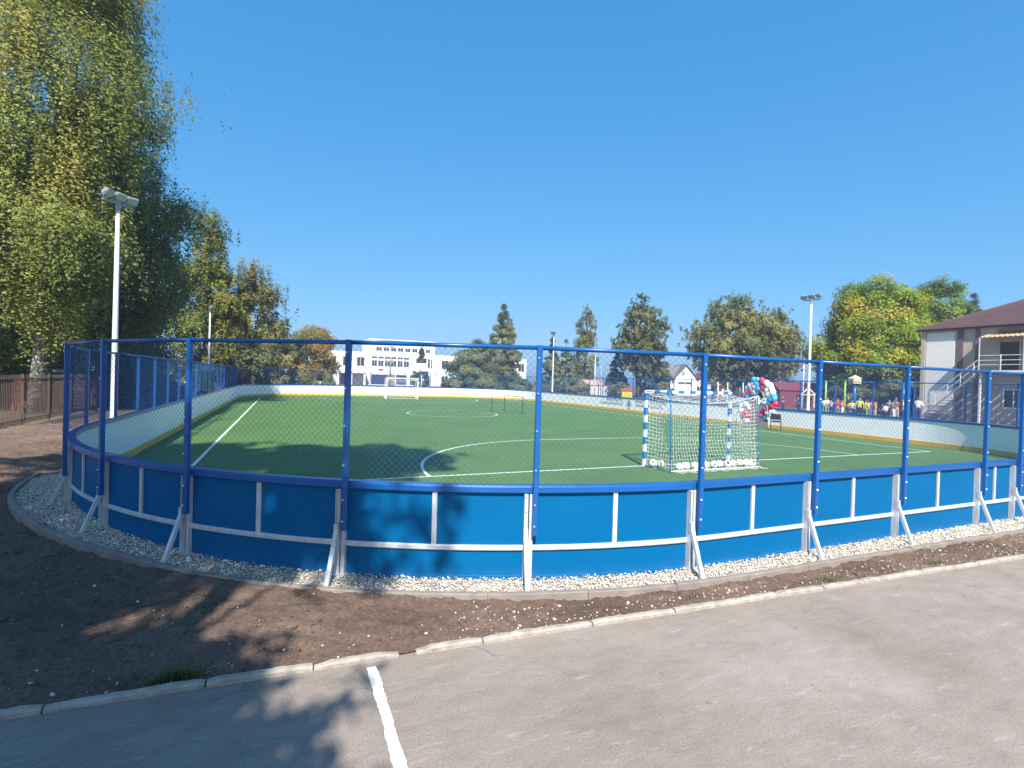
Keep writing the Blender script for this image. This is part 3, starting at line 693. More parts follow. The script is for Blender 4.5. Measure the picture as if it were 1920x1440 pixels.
# the row of birches along the left side
tree('birch_tree', 'tall weeping birch with leaning black and white trunk behind the brown fence', 'birch', (-23.6, 25.5),
     [(5.6, 1.5), (7.4, 3.2), (9, 4.3), (11.5, 3.4), (14, 4.2), (17, 3.9), (20, 3.2), (23, 2.0), (25, .4)], 125, 98000, .105, GR, 1.12, 1.7, .30, 'birch', (1.8, .6), 125, 34, (.06, YL), shell=.35)
tree('birch_tree', 'near birch at the left edge with low hanging yellowish twigs', 'birch', (-28.2, 24.0),
     [(2.4, 2.0), (6, 4.0), (12, 4.6), (18, 4.0), (23, 2.2), (25, .5)], 100, 52000, .125, GR, 1.2, 1.7, .26, 'birch', (.6, .3), 100, 4, (.07, YL), shell=.35)
tree('birch_tree', 'dark weeping birch behind the near floodlight pole with one branch reaching right', 'birch', (-23.6, 32.0),
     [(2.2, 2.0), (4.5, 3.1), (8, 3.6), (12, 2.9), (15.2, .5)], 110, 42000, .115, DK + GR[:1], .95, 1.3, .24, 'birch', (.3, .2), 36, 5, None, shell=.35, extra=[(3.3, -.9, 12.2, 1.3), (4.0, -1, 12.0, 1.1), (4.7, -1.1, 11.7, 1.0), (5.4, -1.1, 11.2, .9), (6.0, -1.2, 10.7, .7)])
tree('birch_tree', 'yellowing birch between the two left floodlight poles', 'birch', (-30.4, 50.5),
     [(1.8, 2.6), (4.4, 3.7), (9, 3.9), (12.3, 2.8), (15.6, .6)], 95, 30000, .15, [(.22, .21, .035), (.17, .185, .034), (.13, .15, .03)], .9, 1.0, .2, 'birch', (.5, 0), 24, 6, (.07, YL), shell=.35)
tree('birch_tree', 'drooping olive birch right of the second floodlight pole', 'birch', (-28.6, 55.0),
     [(1.6, 2.6), (4, 4.0), (8, 3.8), (11, 2.6), (13.8, .6)], 85, 26000, .17, OL, 1.05, 1.5, .22, 'birch', (.8, 0), 24, 7, None, shell=.35)
tree('birch_tree', 'slim birch half hidden between the dark birch and the yellowing one', 'birch', (-38.0, 50.0),
     [(1.4, 2.2), (5, 3.0), (9, 2.7), (12, .5)], 70, 24000, .14, GR + OL[:2], 1.0, 1.2, .2, 'birch', (.3, .2), 20, 8, (.1, YL), shell=.35)
tree('birch_tree', 'bushy low birch behind the brown picket fence', 'birch', (-33.5, 33.0),
     [(1.0, 2.5), (4, 3.8), (8, 4.2), (12, 3.0), (15, .6)], 80, 26000, .16, GR + OL[:1], 1.2, 1.2, .22, 'birch', (.3, .2), 20, 9, (.15, YL), shell=.35)
tree('birch_tree', 'shaded birch far behind the brown fence at the left', 'birch', (-39.0, 41.0),
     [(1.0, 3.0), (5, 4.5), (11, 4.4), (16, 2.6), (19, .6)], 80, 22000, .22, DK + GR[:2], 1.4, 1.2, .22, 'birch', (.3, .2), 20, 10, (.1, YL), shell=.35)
# round and conical trees beyond the far end
tree('broadleaf_tree', 'round olive tree standing left of the orange topped one', 'tree', (-33.2, 75.0), [(1.0, 3.3), (3.5, 4.6), (6.5, 3.9), (8.3, 2.0), (8.9, .4)], 110, 18000, .17, OL, .9, 0, .22, seed=11, limbs=24)
tree('broadleaf_tree', 'round tree with orange brown top beside the white school', 'tree', (-29.9, 78.0), [(1.2, 2.6), (3.5, 3.9), (6.5, 3.7), (8.8, 1.9), (9.6, .4)], 120, 18000, .17, OL[:3] + [(.32, .19, .035), (.27, .17, .03)], 1.0, 0, .24, seed=12, limbs=26, yellow=(.3, (.33, .2, .035)))
tree('spruce_tree', 'small bluish spruce in front of the school by the basketball hoop', 'spruce', (-15.0, 85.0), [(.4, 1.5), (1.5, 1.7), (4, 1.1), (6, .6), (7.1, .1)], 130, 10000, .13, [(.06, .1, .07), (.08, .115, .08)], .3, 0, .13, seed=13, leafmat='needle')
tree('broadleaf_tree', 'wide grey green bushy tree at the right end of the school', 'tree', (-6.6, 95.0), [(.4, 4.8), (2.5, 6.0), (5.5, 5.0), (7.6, 2.8), (8.9, .5)], 150, 22000, .19, OL[:2] + DK[:2], 1.0, 0, .24, seed=14, limbs=24)
tree('poplar_tree', 'pointed poplar rising behind the wide grey green tree', 'poplar', (-1.9, 97.5), [(.5, 2.9), (3, 3.8), (7, 3.7), (9, 3.2), (12, 2.2), (14.3, 1.2), (16.3, .25)], 230, 22000, .18, OL[:2] + [(.16, .17, .05)], .6, 0, .22, seed=15, limbs=20)
tree('spruce_tree', 'dark twin topped spruce left of the pale birch at the far end', 'spruce', (7.6, 100.0), [(.4, 2.2), (3, 2.6), (6, 1.7), (8.5, .8), (10.8, .1)], 150, 10000, .17, DK, .42, 0, .16, seed=16, leafmat='needle')
tree('spruce_tree', 'dark spruce touching the white trunked birch', 'spruce', (10.4, 101.5), [(.4, 2.0), (3, 2.4), (6, 1.6), (8.5, .8), (10.3, .1)], 140, 9000, .17, DK, .42, 0, .16, seed=17, leafmat='needle')
tree('birch_tree', 'pale airy birch with a crooked white trunk at the far end', 'birch', (14.1, 102.5), [(2.2, 1.7), (5, 2.9), (9, 2.6), (11, 1.7), (13.5, 2.0), (15.4, 1.5), (16.8, .5)], 130, 15000, .17, OL + [(.23, .22, .1)], .6, 1.0, .2, 'birch', (.4, 0), 26, 18)
tree('spruce_tree', 'narrow blue green spruce between the birch and the tall dark tree', 'spruce', (18.5, 92.0), [(.3, 2.1), (2, 2.2), (5, 1.4), (7, .6), (8.4, .08)], 150, 11000, .14, [(.055, .095, .06), (.07, .11, .072)], .34, 0, .14, seed=19, leafmat='needle')
tree('broadleaf_tree', 'tall dark elm with forked trunk behind the football goal', 'tree', (20.9, 85.0), [(3.6, 1.7), (5.5, 3.2), (8, 4.6), (12, 4.0), (14.5, 2.6), (16.6, .8)], 120, 24000, .18, DK + OL[:2], .9, .35, .34, seed=20, limbs=40, stems=2, limb_r=.4)
tree('broadleaf_tree', 'dark bushy tree under the elm, left of the gabled house', 'tree', (24.4, 88.0), [(.4, 2.4), (3, 2.8), (6, 2.2), (8.3, .6)], 40, 9000, .2, DK, .95, 0, .2, seed=21, limbs=16)
tree('broadleaf_tree', 'broad dusty olive tree with pale limbs behind the goal', 'tree', (31.0, 72.0), [(2.4, 3.0), (4.5, 5.6), (7.5, 7.3), (10.5, 6.2), (12.8, 4.0), (14.2, .8)], 220, 44000, .17, OL, 1.15, .3, .36, seed=22, limbs=60, stems=3, limb_r=.42)
tree('broadleaf_tree', 'thinner olive tree between the broad tree and the right floodlight pole', 'tree', (44.5, 88.0), [(3.2, 2.5), (6, 4.6), (9, 4.8), (12, 3.2), (14.9, .6)], 150, 20000, .2, OL + [(.2, .175, .09)], 1.25, .3, .3, seed=23, limbs=34, stems=2)
tree('maple_tree', 'large green and yellow maple left of the beige building', 'maple', (41.6, 60.0), [(1.6, 3.5), (3.4, 5.9), (6, 6.9), (9, 6.0), (12, 5.0), (14.3, 3.2), (15.4, .8)], 260, 62000, .17, MAP, 1.25, 0, .4, seed=24, limbs=40, shell=.6, lean=(.6, 0), yellow=(.2, (.36, .30, .03)))
tree('maple_tree', 'green maple crown rising behind the beige building roof', 'maple', (54.6, 66.5), [(1.6, 2.4), (6, 3.4), (10, 4.3), (14, 3.6), (16.2, 2.0), (17.2, .5)], 190, 26000, .18, [(.12, .18, .022), (.16, .215, .026), (.09, .135, .022)], 1.0, 0, .3, seed=25, limbs=22, shell=.6)
tree('spruce_tree', 'tip of a distant spruce showing above the building roof', 'spruce', (75.3, 85.0), [(3, 3.2), (9, 2.6), (14, 1.8), (16.6, 1.0), (18.4, .3)], 200, 10000, .22, DK, .5, 0, .25, seed=26, leafmat='needle')
# shrubs that close the gaps at ground level
SH = [(-37, 56, 3.2, 3.6), (-33.5, 64, 2.6, 3.2), (-31.5, 60, 2.6, 2.7), (-26.5, 71, 2.4, 2.4), (-40, 49, 4, 4), (-9.7, 84, 2.0, 2.1), (-4.2, 83, 2.4, 2.4), (1.0, 86, 2.6, 2.7), (5.8, 88, 2.3, 2.4), (10.6, 86, 2.8, 2.6), (13.4, 93, 1.6, 1.7), (16.8, 80, 1.7, 1.8), (22.9, 78, 2.2, 2.3),
      (36.6, 74, 2.4, 2.6), (38.2, 68, 2.2, 2.2), (42.4, 78, 3.0, 3.0), (36.4, 56, 2.4, 2.9), (39.4, 54, 2.4, 3.3), (42.6, 54.5, 2.5, 3.3), (-30.8, 30, 1.8, 1.8), (-35, 36, 2.4, 2.2), (-26.5, 38.5, 1.8, 1.7)]
SHL = ['leafy shrub at the far left beyond the rink corner', 'dark shrub left of the round olive tree', 'low shrub at the foot of the round olive tree', 'shrub below the orange topped tree', 'big dark shrub behind the second left floodlight pole', 'shrub right of the basketball hoop', 'grey green shrub below the wide bushy tree', 'shrub at the foot of the pointed poplar',
       'shrub just left of the far middle floodlight pole', 'shrub just right of the far middle floodlight pole', 'small shrub left of the low pink roofed hut', 'small shrub left of the yellow playhouse', 'shrub between the elm and the gabled house', 'shrub under the broad olive tree, right side', 'shrub left of the right floodlight pole', 'shrub behind the dark red hut',
       'dark shrub behind the crowd, under the maple left side', 'dark shrub behind the crowd under the maple trunk', 'dark shrub behind the crowd beside the beige building', 'low shrub behind the brown picket fence', 'shrub behind the brown fence near the rink corner', 'shrub behind the left boards past the near floodlight pole']
for i, ((x, y, r_, h_), l_) in enumerate(zip(SH, SHL)):
    tree('shrub', l_, 'shrub', (x, y), [(.2, r_*.8), (h_*.45, r_), (h_*.8, r_*.7), (h_, .2)], 26, 4600, .09+y*.0012, DK + OL[:1] if i % 3 else OL, .6*max(1, r_/2.4), 0, .07, seed=40+i, limbs=10, group=None, stems=2)
# trees behind the photographer, whose shade falls on the boards, soil and turf
def shade_tree(label, base, H, targets, n, leaf, seed, tr):
    r = np.random.default_rng(seed); cen = []
    dx, dy, k = -math.sin(SUN_AZ), -math.cos(SUN_AZ), 1/math.tan(SUN_EL)
    for (sx, sy, rx, ry, m, spread) in targets:              # where the shade lies on the ground and how wide it is
        for _ in range(m):
            a, q = r.uniform(0, 6.283), math.sqrt(r.random()); gx, gy = sx+rx*q*math.cos(a), sy+ry*q*math.sin(a)
            for _t in range(40):
                cy = base[1] + r.normal()*spread; z = (gy-cy)/(dy*k)
                if 3.2 < z < H and cy < .8: break
            else: continue
            cen.append((gx - dx*k*z - base[0], cy - base[1], z + .08))
    return tree('birch_tree', label, 'birch', base, [(3, 1), (H, 1)], 0, n, leaf, GR, .52, .5, tr, 'birch', (0, 0), 60, seed, centres=cen, top=H, squash=.9)

shade_tree('birch beside the road behind the viewpoint, shading the turf', (-2.0, -5.0), 21.5,
           [(-3.9, 13.6, 1.8, 2.5, 135, 1.6), (-3.5, 8.9, 2.3, 2.3, 36, 1.4), (-3.4, 6.4, 2.2, .5, 17, 1.2), (-2.1, 2.3, 1.05, .6, 26, 1.0), (-3.0, 3.35, 1.15, .45, 22, 1.0)], 34000, .12, 61, .2)
shade_tree('birch behind the viewpoint to the left, shading the soil', (-6.2, -5.5), 23.0,
           [(-6.6, 4.5, 2.7, 1.9, 120, 1.6), (-4.7, 5.0, 1.1, .75, 40, 1.4), (-6.8, 8.0, 2.4, 2.0, 66, 1.5), (-4.5, 2.3, 1.6, 1.5, 50, 1.2), (-8.5, 12, 2.6, 2.6, 40, 1.6), (-7.6, 14.3, 2.6, 2.0, 80, 1.6)], 47000, .12, 62, .2)

# ------------------------------------------------------------------ floodlight poles
def lamp(name, label, x, y, face, tilt=-38):
    """face = heading (radians) the heads look towards"""
    t = empty(name, (x, y, -.09), face, label, 'floodlight', 'floodlight poles round the rink')
    link('mast', LAMP['mast'], t); link('crossbar', LAMP['bar'], t)
    for k, yy in enumerate((-.4, 0, .4)):
        h = link('floodlight_head', LAMP['head'], t, None, (.10, yy, 7.82), (0, R(-tilt), (yy*-.8)))
        link('lamp_glass', LAMP['glass'], h)
    return t
LAMP = {}
b = MB(); b.tube([(0, 0, 0), (0, 0, .25), (0, 0, .26), (0, 0, 3.5), (0, 0, 7.55)], [.11, .11, .095, .08, .055], 12); b.box(-.16, .16, -.16, .16, 0, .03); LAMP['mast'] = b.mesh('mast', M['pole'], True)
b = MB(); b.box(-.03, .03, -.52, .52, 7.58, 7.64); b.tube([(0, 0, 7.4), (0, 0, 7.6)], .065, 10); LAMP['bar'] = b.mesh('crossbar', M['lamp_body'])
b = MB(); b.bbox(-.035, .035, -.165, .165, -.125, .125, .02)
for k in range(7): b.box(-.09, -.035, -.15+k*.05-.005, -.15+k*.05+.005, -.11, .11)
for s_ in (-1, 1): b.beam((0, s_*.17, 0), (-.06, s_*.16, -.2), .025, .012)
b.box(-.08, -.05, -.165, .165, -.21, -.19); LAMP['head'] = b.mesh('floodlight_head', M['lamp_body'])
LAMP['glass'] = MB().box(.035, .04, -.14, .14, -.1, .1).mesh('lamp_glass', M['lamp_glass'])
lamp('floodlight_pole', 'tall white floodlight pole standing just behind the near left boards', -12.79, 16.63, TH-.6)
lamp('floodlight_pole', 'white floodlight pole farther along the left side, among the birches', -26.4, 45.0, TH)
lamp('floodlight_pole', 'thin floodlight pole far behind the middle of the pitch beside a dark spruce', 4.62, 59.0, TH+math.pi)
lamp('floodlight_pole', 'white floodlight pole with three heads on the right, left of the big maple', 17.77, 31.0, TH+math.pi+.25)

# ------------------------------------------------------------------ brown picket fence on the left
A = Vector((-16.4, 15.0, 0)); Bv = Vector((-26.6, 36.6, 0)); D = (Bv-A); Lf = D.length; hf = math.atan2(D.y, D.x)
pf = empty('picket_fence', (A.x, A.y, -.05), hf, 'brown steel picket fence running behind the left side of the rink', 'fence')
pk = MB().box(-.009, .009, -.009, .009, .08, 1.94).mesh('picket', M['brown_steel'])
np_ = int(Lf/.13)
for i in range(np_): link('picket', pk, pf, None, (.06+i*.13, 0, 0))
po = MB().bbox(-.035, .035, -.035, .035, -.1, 1.98, .006).mesh('fence_post', M['brown_steel'])
for i in range(10): link('fence_post', po, pf, None, (i*Lf/9.0, .045, 0))
for z in (.22, 1.78): MB().box(0, Lf, .013, .04, z, z+.04).build('fence_rail', M['brown_steel'], pf)
def shed(name, label, cat, x, y, w, d, h, wall, roof, rz=0):
    t = empty(name, (x, y, -.08), rz, label, cat)
    MB().box(-w/2, w/2, -d/2, d/2, 0, h).build('wall', wall, t)
    MB().add([(-w/2-.15, -d/2-.15, h+.003), (w/2+.15, -d/2-.15, h+.003), (w/2+.15, d/2+.15, h+.003), (-w/2-.15, d/2+.15, h+.003), (-w/2-.15, 0, h+w*.18), (w/2+.15, 0, h+w*.18)],
             [(3,2,1,0), (0,1,5,4), (2,3,4,5), (1,2,5), (3,0,4)]).build('roof', roof, t)
    MB().box(-w*.13, w*.17, -d/2-.03, -d/2-.003, 0, h*.78).build('door', M['black_metal'] if w > 5 else wall, t)
    return t
M['orange'] = mat('orange_paint', (.34, .10, .04), .6); M['green_p'] = mat('green_paint', (.03, .26, .12), .6); M['pale'] = mat('pale_grey_wall', (.5, .48, .46), .8)
M['dk_red'] = mat('dark_red_sheet', (.16, .035, .04), .6); M['yellow'] = mat('yellow_paint', (.62, .40, .03), .6); M['pink_roof'] = mat('pinkish_sheet_roof', (.46, .30, .27), .7)
M['grey_roof'] = mat('grey_slate_roof', (.14, .125, .13), .8, 0, .15, 3); M['red_car'] = mat('red_car_paint', (.5, .03, .035), .3); M['blue_tent'] = mat('blue_tarp', (.05, .14, .42), .7)
shed('playhouse', 'orange painted playhouse seen through the brown picket fence', 'playhouse', -26.1, 27.6, .62, .8, 1.75, M['orange'], M['brown_steel'], .5)
shed('playhouse', 'green painted play shed seen through the brown picket fence', 'playhouse', -30.8, 34.4, 1.3, 1.0, 1.9, M['green_p'], M['pale'], .5)
shed('hut', 'low hut with a pinkish sheet roof beyond the far right boards', 'hut', 14.6, 91.0, 5.0, 3.0, 1.75, M['pale'], M['pink_roof'])
shed('playhouse', 'small yellow playhouse left of the elm trunk', 'playhouse', 16.7, 75.5, 1.5, 1.2, 1.2, M['yellow'], M['orange'])
shed('hut', 'long dark red hut behind the balloon arch', 'hut', 34.3, 62.5, 5.4, 3.0, 2.0, M['dk_red'], M['dk_red'])
shed('shelter', 'small blue pitched shelter behind the right half of the goal', 'shelter', 27.2, 70.5, 1.8, 1.6, 1.5, M['blue_tent'], M['blue_tent'])
shed('playhouse', 'dark red playhouse right of the blue shelter', 'playhouse', 24.3, 61.5, .9, 1.0, 2.2, M['dk_red'], M['dk_red'])
t = empty('gable_frame', (34.6, 60.4, -.08), 0, 'white timber gable frame standing before the dark red hut', 'play frame')
for a_, b__ in (((-.85, 0, 1.55), (0, 0, 2.35)), ((.85, 0, 1.55), (0, 0, 2.35)), ((-.85, 0, 1.55), (.85, 0, 1.55))): MB().beam(a_, b__, .12, .1).build('gable_board', M['white_frame'], t)
for x in (-.7, .7): MB().box(x-.05, x+.05, -.05, .05, 0, 1.6).build('post', M['white_frame'], t)

# ------------------------------------------------------------------ school, houses, beige building
def window(parent, x0, x1, z0, z1, y, bars=2, frame=.09):
    b = MB(); b.box(x0, x1, y-.05, y-.003, z0, z0+frame); b.box(x0, x1, y-.05, y-.003, z1-frame, z1)
    b.box(x0, x0+frame, y-.05, y-.003, z0+frame, z1-frame); b.box(x1-frame, x1, y-.05, y-.003, z0+frame, z1-frame)
    for k in range(1, bars):
        xc = x0+(x1-x0)*k/bars; b.box(xc-frame*.4, xc+frame*.4, y-.04, y-.003, z0+frame, z1-frame)
    w = b.build('window', M['white_frame'], parent)
    MB().box(x0+frame*.9, x1-frame*.9, y-.018, y-.002, z0+frame*.9, z1-frame*.9).build('pane', M['dark_glass'], w); return w
SX, SYv = 6.0, 128.4                                             # school front lies along the rink's far end direction
sch = empty('school_building', W(SX, SYv, -.08), TH, 'white three storey school with window rows beyond the far end of the pitch', 'school')
MB().box(-14, 54.5, 0, 14, 0, 7.9).build('wing', M['white_wall'], sch)
MB().box(12.4, 28.6, -.4, 12, 0, 11.0).build('tower', M['white_wall'], sch)
MB().box(12.2, 28.8, -.6, 12.2, 11.0, 11.18).build('parapet', M['white_frame'], sch)
for k in range(8): window(sch, 14.0+k*1.75, 15.45+k*1.75, 8.25, 9.3, -.4)
for k in range(6): window(sch, 13.0+k*1.55, 14.4+k*1.55, 6.35, 7.05, -.4); window(sch, 13.0+k*1.55, 14.4+k*1.55, 4.5, 6.1, -.4)
for k in range(3): window(sch, 23.8+k*1.5, 25.1+k*1.5, 4.5, 6.9, -.4)
for x in (-12, -9, -6, -3, 0, 3.2, 6.4, 9.6, 30.5, 33.5, 36.5, 40, 43, 46, 49, 52): window(sch, x, x+1.9, 4.4, 6.7, 0)
for x in (-12, -8, -4, 0, 30.5, 36, 42, 48): window(sch, x, x+1.9, .9, 2.7, 0)
MB().box(4.8, 11.8, -2.8, -.003, 2.75, 3.05).build('porch_roof', M['white_frame'], sch)
for x in (5.2, 8.2, 11.2): MB().box(x-.2, x+.2, -2.6, -2.2, 0, 2.75).build('porch_column', M['white_frame'], sch)
M['brown_door'] = mat('brown_entrance', (.20, .16, .13), .7); M['dk_blue'] = mat('dark_blue_entrance', (.03, .05, .12), .4)
MB().box(6.0, 8.6, -.06, -.003, 0, 2.6).build('door', M['brown_door'], sch)
for x0, x1 in ((13.0, 17.0), (19.0, 21.6), (22.4, 24.6), (26, 27.8)): MB().box(x0, x1, -.46, -.403, .2, 2.6).build('entrance_glazing', M['dk_blue'], sch)
MB().box(17.1, 18.7, -.6, -.403, 0, 2.7).build('entrance_pier', M['brown_door'], sch)
MB().box(14.7, 15.9, -.47, -.403, 3.55, 3.95).build('red_sign', M['red_car'], sch)
MB().tube([(22, 5, 11.18), (22, 5, 14.2)], .05, 5).build('antenna', M['lamp_body'], sch)
def gable_house(name, label, x, y, w, d, he, hr, wall, roof, rz=0, wins=()):
    t = empty(name, (x, y, -.08), rz, label, 'house')
    MB().add([(-w/2, 0, 0), (w/2, 0, 0), (w/2, d, 0), (-w/2, d, 0), (-w/2, 0, he), (w/2, 0, he), (w/2, d, he), (-w/2, d, he), (0, 0, hr), (0, d, hr)],
             [(0,1,5,8,4), (2,3,7,9,6), (1,2,6,5), (3,0,4,7)]).build('wall', wall, t)
    o_ = .4; k = (hr-he)/(w/2); b = MB()
    for s_ in (-1, 1): b.add([(0, -o_, hr+.05), (0, d+o_, hr+.05), (s_*(w/2+o_), d+o_, he-k*o_+.05), (s_*(w/2+o_), -o_, he-k*o_+.05), (0, -o_, hr+.25), (0, d+o_, hr+.25), (s_*(w/2+o_), d+o_, he-k*o_+.2), (s_*(w/2+o_), -o_, he-k*o_+.2)],
                              [(0,1,2,3), (7,6,5,4), (0,3,7,4), (1,5,6,2), (3,2,6,7)])
    b.build('roof', roof, t)
    for x0, x1, z0, z1 in wins: window(t, x0, x1, z0, z1, 0, 2, .1)
    return t
h_ = gable_house('gabled_house', 'white gabled house with grey roof behind the goal', 36.9, 110, 4.6, 8, 3.7, 6.4, M['white_wall'], M['grey_roof'], 0, ((-.9, -.2, 4.1, 5.2), (.1, .5, 4.1, 5.2), (-1.7, 1.4, 2.3, 2.9), (-.3, .1, .6, 2.1)))
MB().box(-4.2, -2.31, .8, 6, 0, 3.2).build('annex', M['white_wall'], h_)
MB().add([(-4.5, .5, 3.2), (-2.0, .5, 3.6), (-2.0, 6.3, 3.6), (-4.5, 6.3, 3.2), (-4.2, 2.6, 6.3), (-.3, 2.6, 6.35)], [(0,1,5,4), (2,3,4,5), (3,0,4), (1,2,5), (3,2,1,0)]).build('annex_roof', M['grey_roof'], h_)
gable_house('village_house', 'low house with a dull red roof right of the gabled house', 43.6, 114, 9.0, 7, 2.5, 4.9, M['pale'], M['dk_red'], math.pi/2*0, ((-3, -1.6, .9, 2.1), (1.2, 2.8, .9, 2.1)))
gable_house('village_house', 'distant house with a reddish roof behind the right floodlight pole', 57.5, 112, 6.0, 7, 3.2, 5.2, M['pale'], M['dk_red'], 0.3, ((-1.5, -.4, 1, 2.2), (.6, 1.8, 1, 2.2)))

# beige building on the right: local x runs along the facade away from the camera's left (+v), y = into the building
BU, BV = 50.7, 26.9
bl = empty('beige_building', W(BU, BV, -.08), TH - math.pi/2, 'beige two storey building with brown metal hip roof and outside stair at the right', 'building')
M['beige'] = mat('beige_plaster', (.47, .395, .32), .9, 0, .06, 1.2, .1, 20); M['cream'] = mat('cream_panel', (.76, .73, .65), .85, 0, .04, 1.0); M['mauve'] = mat('dark_mauve_stripe', (.15, .115, .125), .85, 0, .06, 2)
M['brown_roof'] = mat('brown_profiled_roof', (.088, .048, .045), .5, 0, .07, 1.0); M['canopy'] = mat('tan_profiled_canopy', (.40, .27, .17), .6); M['deck'] = mat('grey_deck_timber', (.33, .29, .27), .8, 0, .15, 4)
M['white_rail'] = mat('white_rail_paint', (.72, .70, .68), .5); M['soffit'] = mat('dark_soffit', (.05, .035, .035), .7)
LB, DB = 26.0, 15.0                                               # local x: 0 at the left corner, growing towards the camera's right
MB().box(0, LB, 0, DB, 0, 7.6).build('wall', M['beige'], bl)
MB().box(.3, 2.35, -.05, -.003, .5, 7.35).build('cream_panel', M['cream'], bl)
for x0, x1 in ((2.55, 2.95), (3.75, 4.05)): MB().box(x0, x1, -.07, -.003, 0, 7.5).build('stripe', M['mauve'], bl)
MB().box(-.06, .24, -.12, .15, 0, 7.55).build('corner_pier', M['beige'], bl)
# hip roof with ribs
E0 = .36; zr, sl_ = 7.62, .47; hx = DB/2+E0; zt = zr + hx*sl_
b = MB(); b.add([(-E0, -E0, zr), (LB+E0, -E0, zr), (LB+E0, DB+E0, zr), (-E0, DB+E0, zr), (-E0+hx, DB/2, zt), (LB+E0-hx, DB/2, zt)], [(0,1,5,4), (1,2,5), (2,3,4,5), (3,0,4)])
rf = b.build('roof', M['brown_roof'], bl)
b = MB(); k = 0; x = -E0+.1
while x < LB+E0-.1:                                               # raised ribs follow the slope up to the hips or the ridge
    run = min(x+E0, LB+E0-x, hx); b.beam((x, -E0-.03, zr+.02), (x, -E0+run-.05, zr+.02+(run-.05)*sl_), .11, .05); x += .23
b.build('roof_rib', M['brown_roof'], rf); rf.children[0]['kind'] = 'stuff'
b = MB(); b.tube([(-E0, -E0, zr+.05), (-E0+hx, DB/2, zt+.06)], .09, 6); b.tube([(-E0+hx, DB/2, zt+.06), (LB+E0-hx, DB/2, zt+.06)], .09, 6); b.build('ridge_cap', M['brown_roof'], rf)
MB().box(-E0+.03, LB+E0-.03, -E0+.03, -.003, zr-.09, zr-.012).build('soffit', M['soffit'], bl)
MB().box(-E0+.03, -.003, 0, DB, zr-.09, zr-.012).build('soffit', M['soffit'], bl)
# balcony, canopy, door, rail and stair
X0, X1, PR = 4.6, 14.0, 1.35
b = MB(); vs = []; nx = 62
for i in range(nx+1):
    x = X0-.1+(X1-X0+.1)*i/nx; w_ = .035*(1 if i % 2 else -1); vs += [(x, -.04, 6.95+w_), (x, -PR-.05, 6.62+w_), (x, -.04, 6.985+w_), (x, -PR-.05, 6.655+w_)]
b.add(vs, [(4*i, 4*i+4, 4*i+5, 4*i+1) for i in range(nx)] + [(4*i+2, 4*i+3, 4*i+7, 4*i+6) for i in range(nx)] + [(4*i+1, 4*i+5, 4*i+7, 4*i+3) for i in range(nx)]).build('canopy', M['canopy'], bl)
MB().box(X0+.7, X1, -.5, -.08, 7.12, 7.3).build('canopy_beam', M['soffit'], bl)
for x in (5.35, 9.6): MB().box(x, x+1.15, -.05, -.003, 4.15, 6.3).build('door', M['dark_glass'], bl); MB().box(x-.09, x-.003, -.09, -.003, 4.1, 6.4).build('door_frame', M['beige'], bl); MB().box(x+1.153, x+1.24, -.09, -.003, 4.1, 6.4).build('door_frame', M['beige'], bl)
x = X0
while x < X1:
    MB().box(x, x+.42, -PR, -.003, 3.97, 4.05).build('deck_plank', M['deck'], bl); x += .66
MB().box(X0, X1, -PR-.09, -PR-.003, 3.88, 4.1).build('deck_edge', M['white_rail'], bl)
for z in (4.5, 4.85, 5.22): MB().box(X0, X1, -PR-.05, -PR-.01, z, z+.045).build('rail_bar', M['white_rail'], bl)
for i in range(8):
    x = X0+.02+i*(X1-X0-.1)/7; MB().box(x, x+.06, -PR-.085, -PR-.052, 4.1, 5.3 if i % 2 else 6.6).build('rail_post', M['white_rail'], bl)
for x in (X0+.1, 9.3, X1-.2): MB().box(x-.06, x+.06, -PR+.05, -PR+.17, 0, 3.96).build('deck_column', M['white_rail'], bl)
st_ = MB().add([(4.58, -PR-.05, 4.0), (4.58, -PR-.0, 4.0), (.55, -PR-.0, .1), (.55, -PR-.05, .1), (4.58, -PR-.05, 3.84), (4.58, -PR, 3.84), (.72, -PR, .1), (.72, -PR-.05, .1)], [(0,1,2,3), (4,7,6,5), (0,3,7,4), (1,5,6,2), (0,4,5,1)]).build('stair_stringer', M['deck'], bl)
for i in range(16): MB().box(.75+i*.245, 1.02+i*.245, -PR+.003, -.15, .2+i*.2375, .24+i*.2375).build('stair_tread', M['deck'], st_)
for dz in (.5, .95): MB().beam((4.55, -PR-.03, 3.95+dz), (.7, -PR-.03, .2+dz), .05, .05).build('handrail', M['white_rail'], st_)
for i in range(5): MB().box(.9+i*.85, .95+i*.85, -PR-.055, -PR-.005, .35+i*.825, 1.3+i*.825).build('baluster', M['white_rail'], st_)
for x in (7.2, 11.6): window(bl, x, x+1.5, 4.9, 6.3, 0, 2)
for x in (15.5, 18.5, 21.5): window(bl, x, x+1.6, 4.7, 6.4, 0, 2); window(bl, x, x+1.6, 1.2, 2.9, 0, 2)
for x in (5.6, 9.0, 12): window(bl, x, x+1.3, 1.2, 2.7, 0, 2)

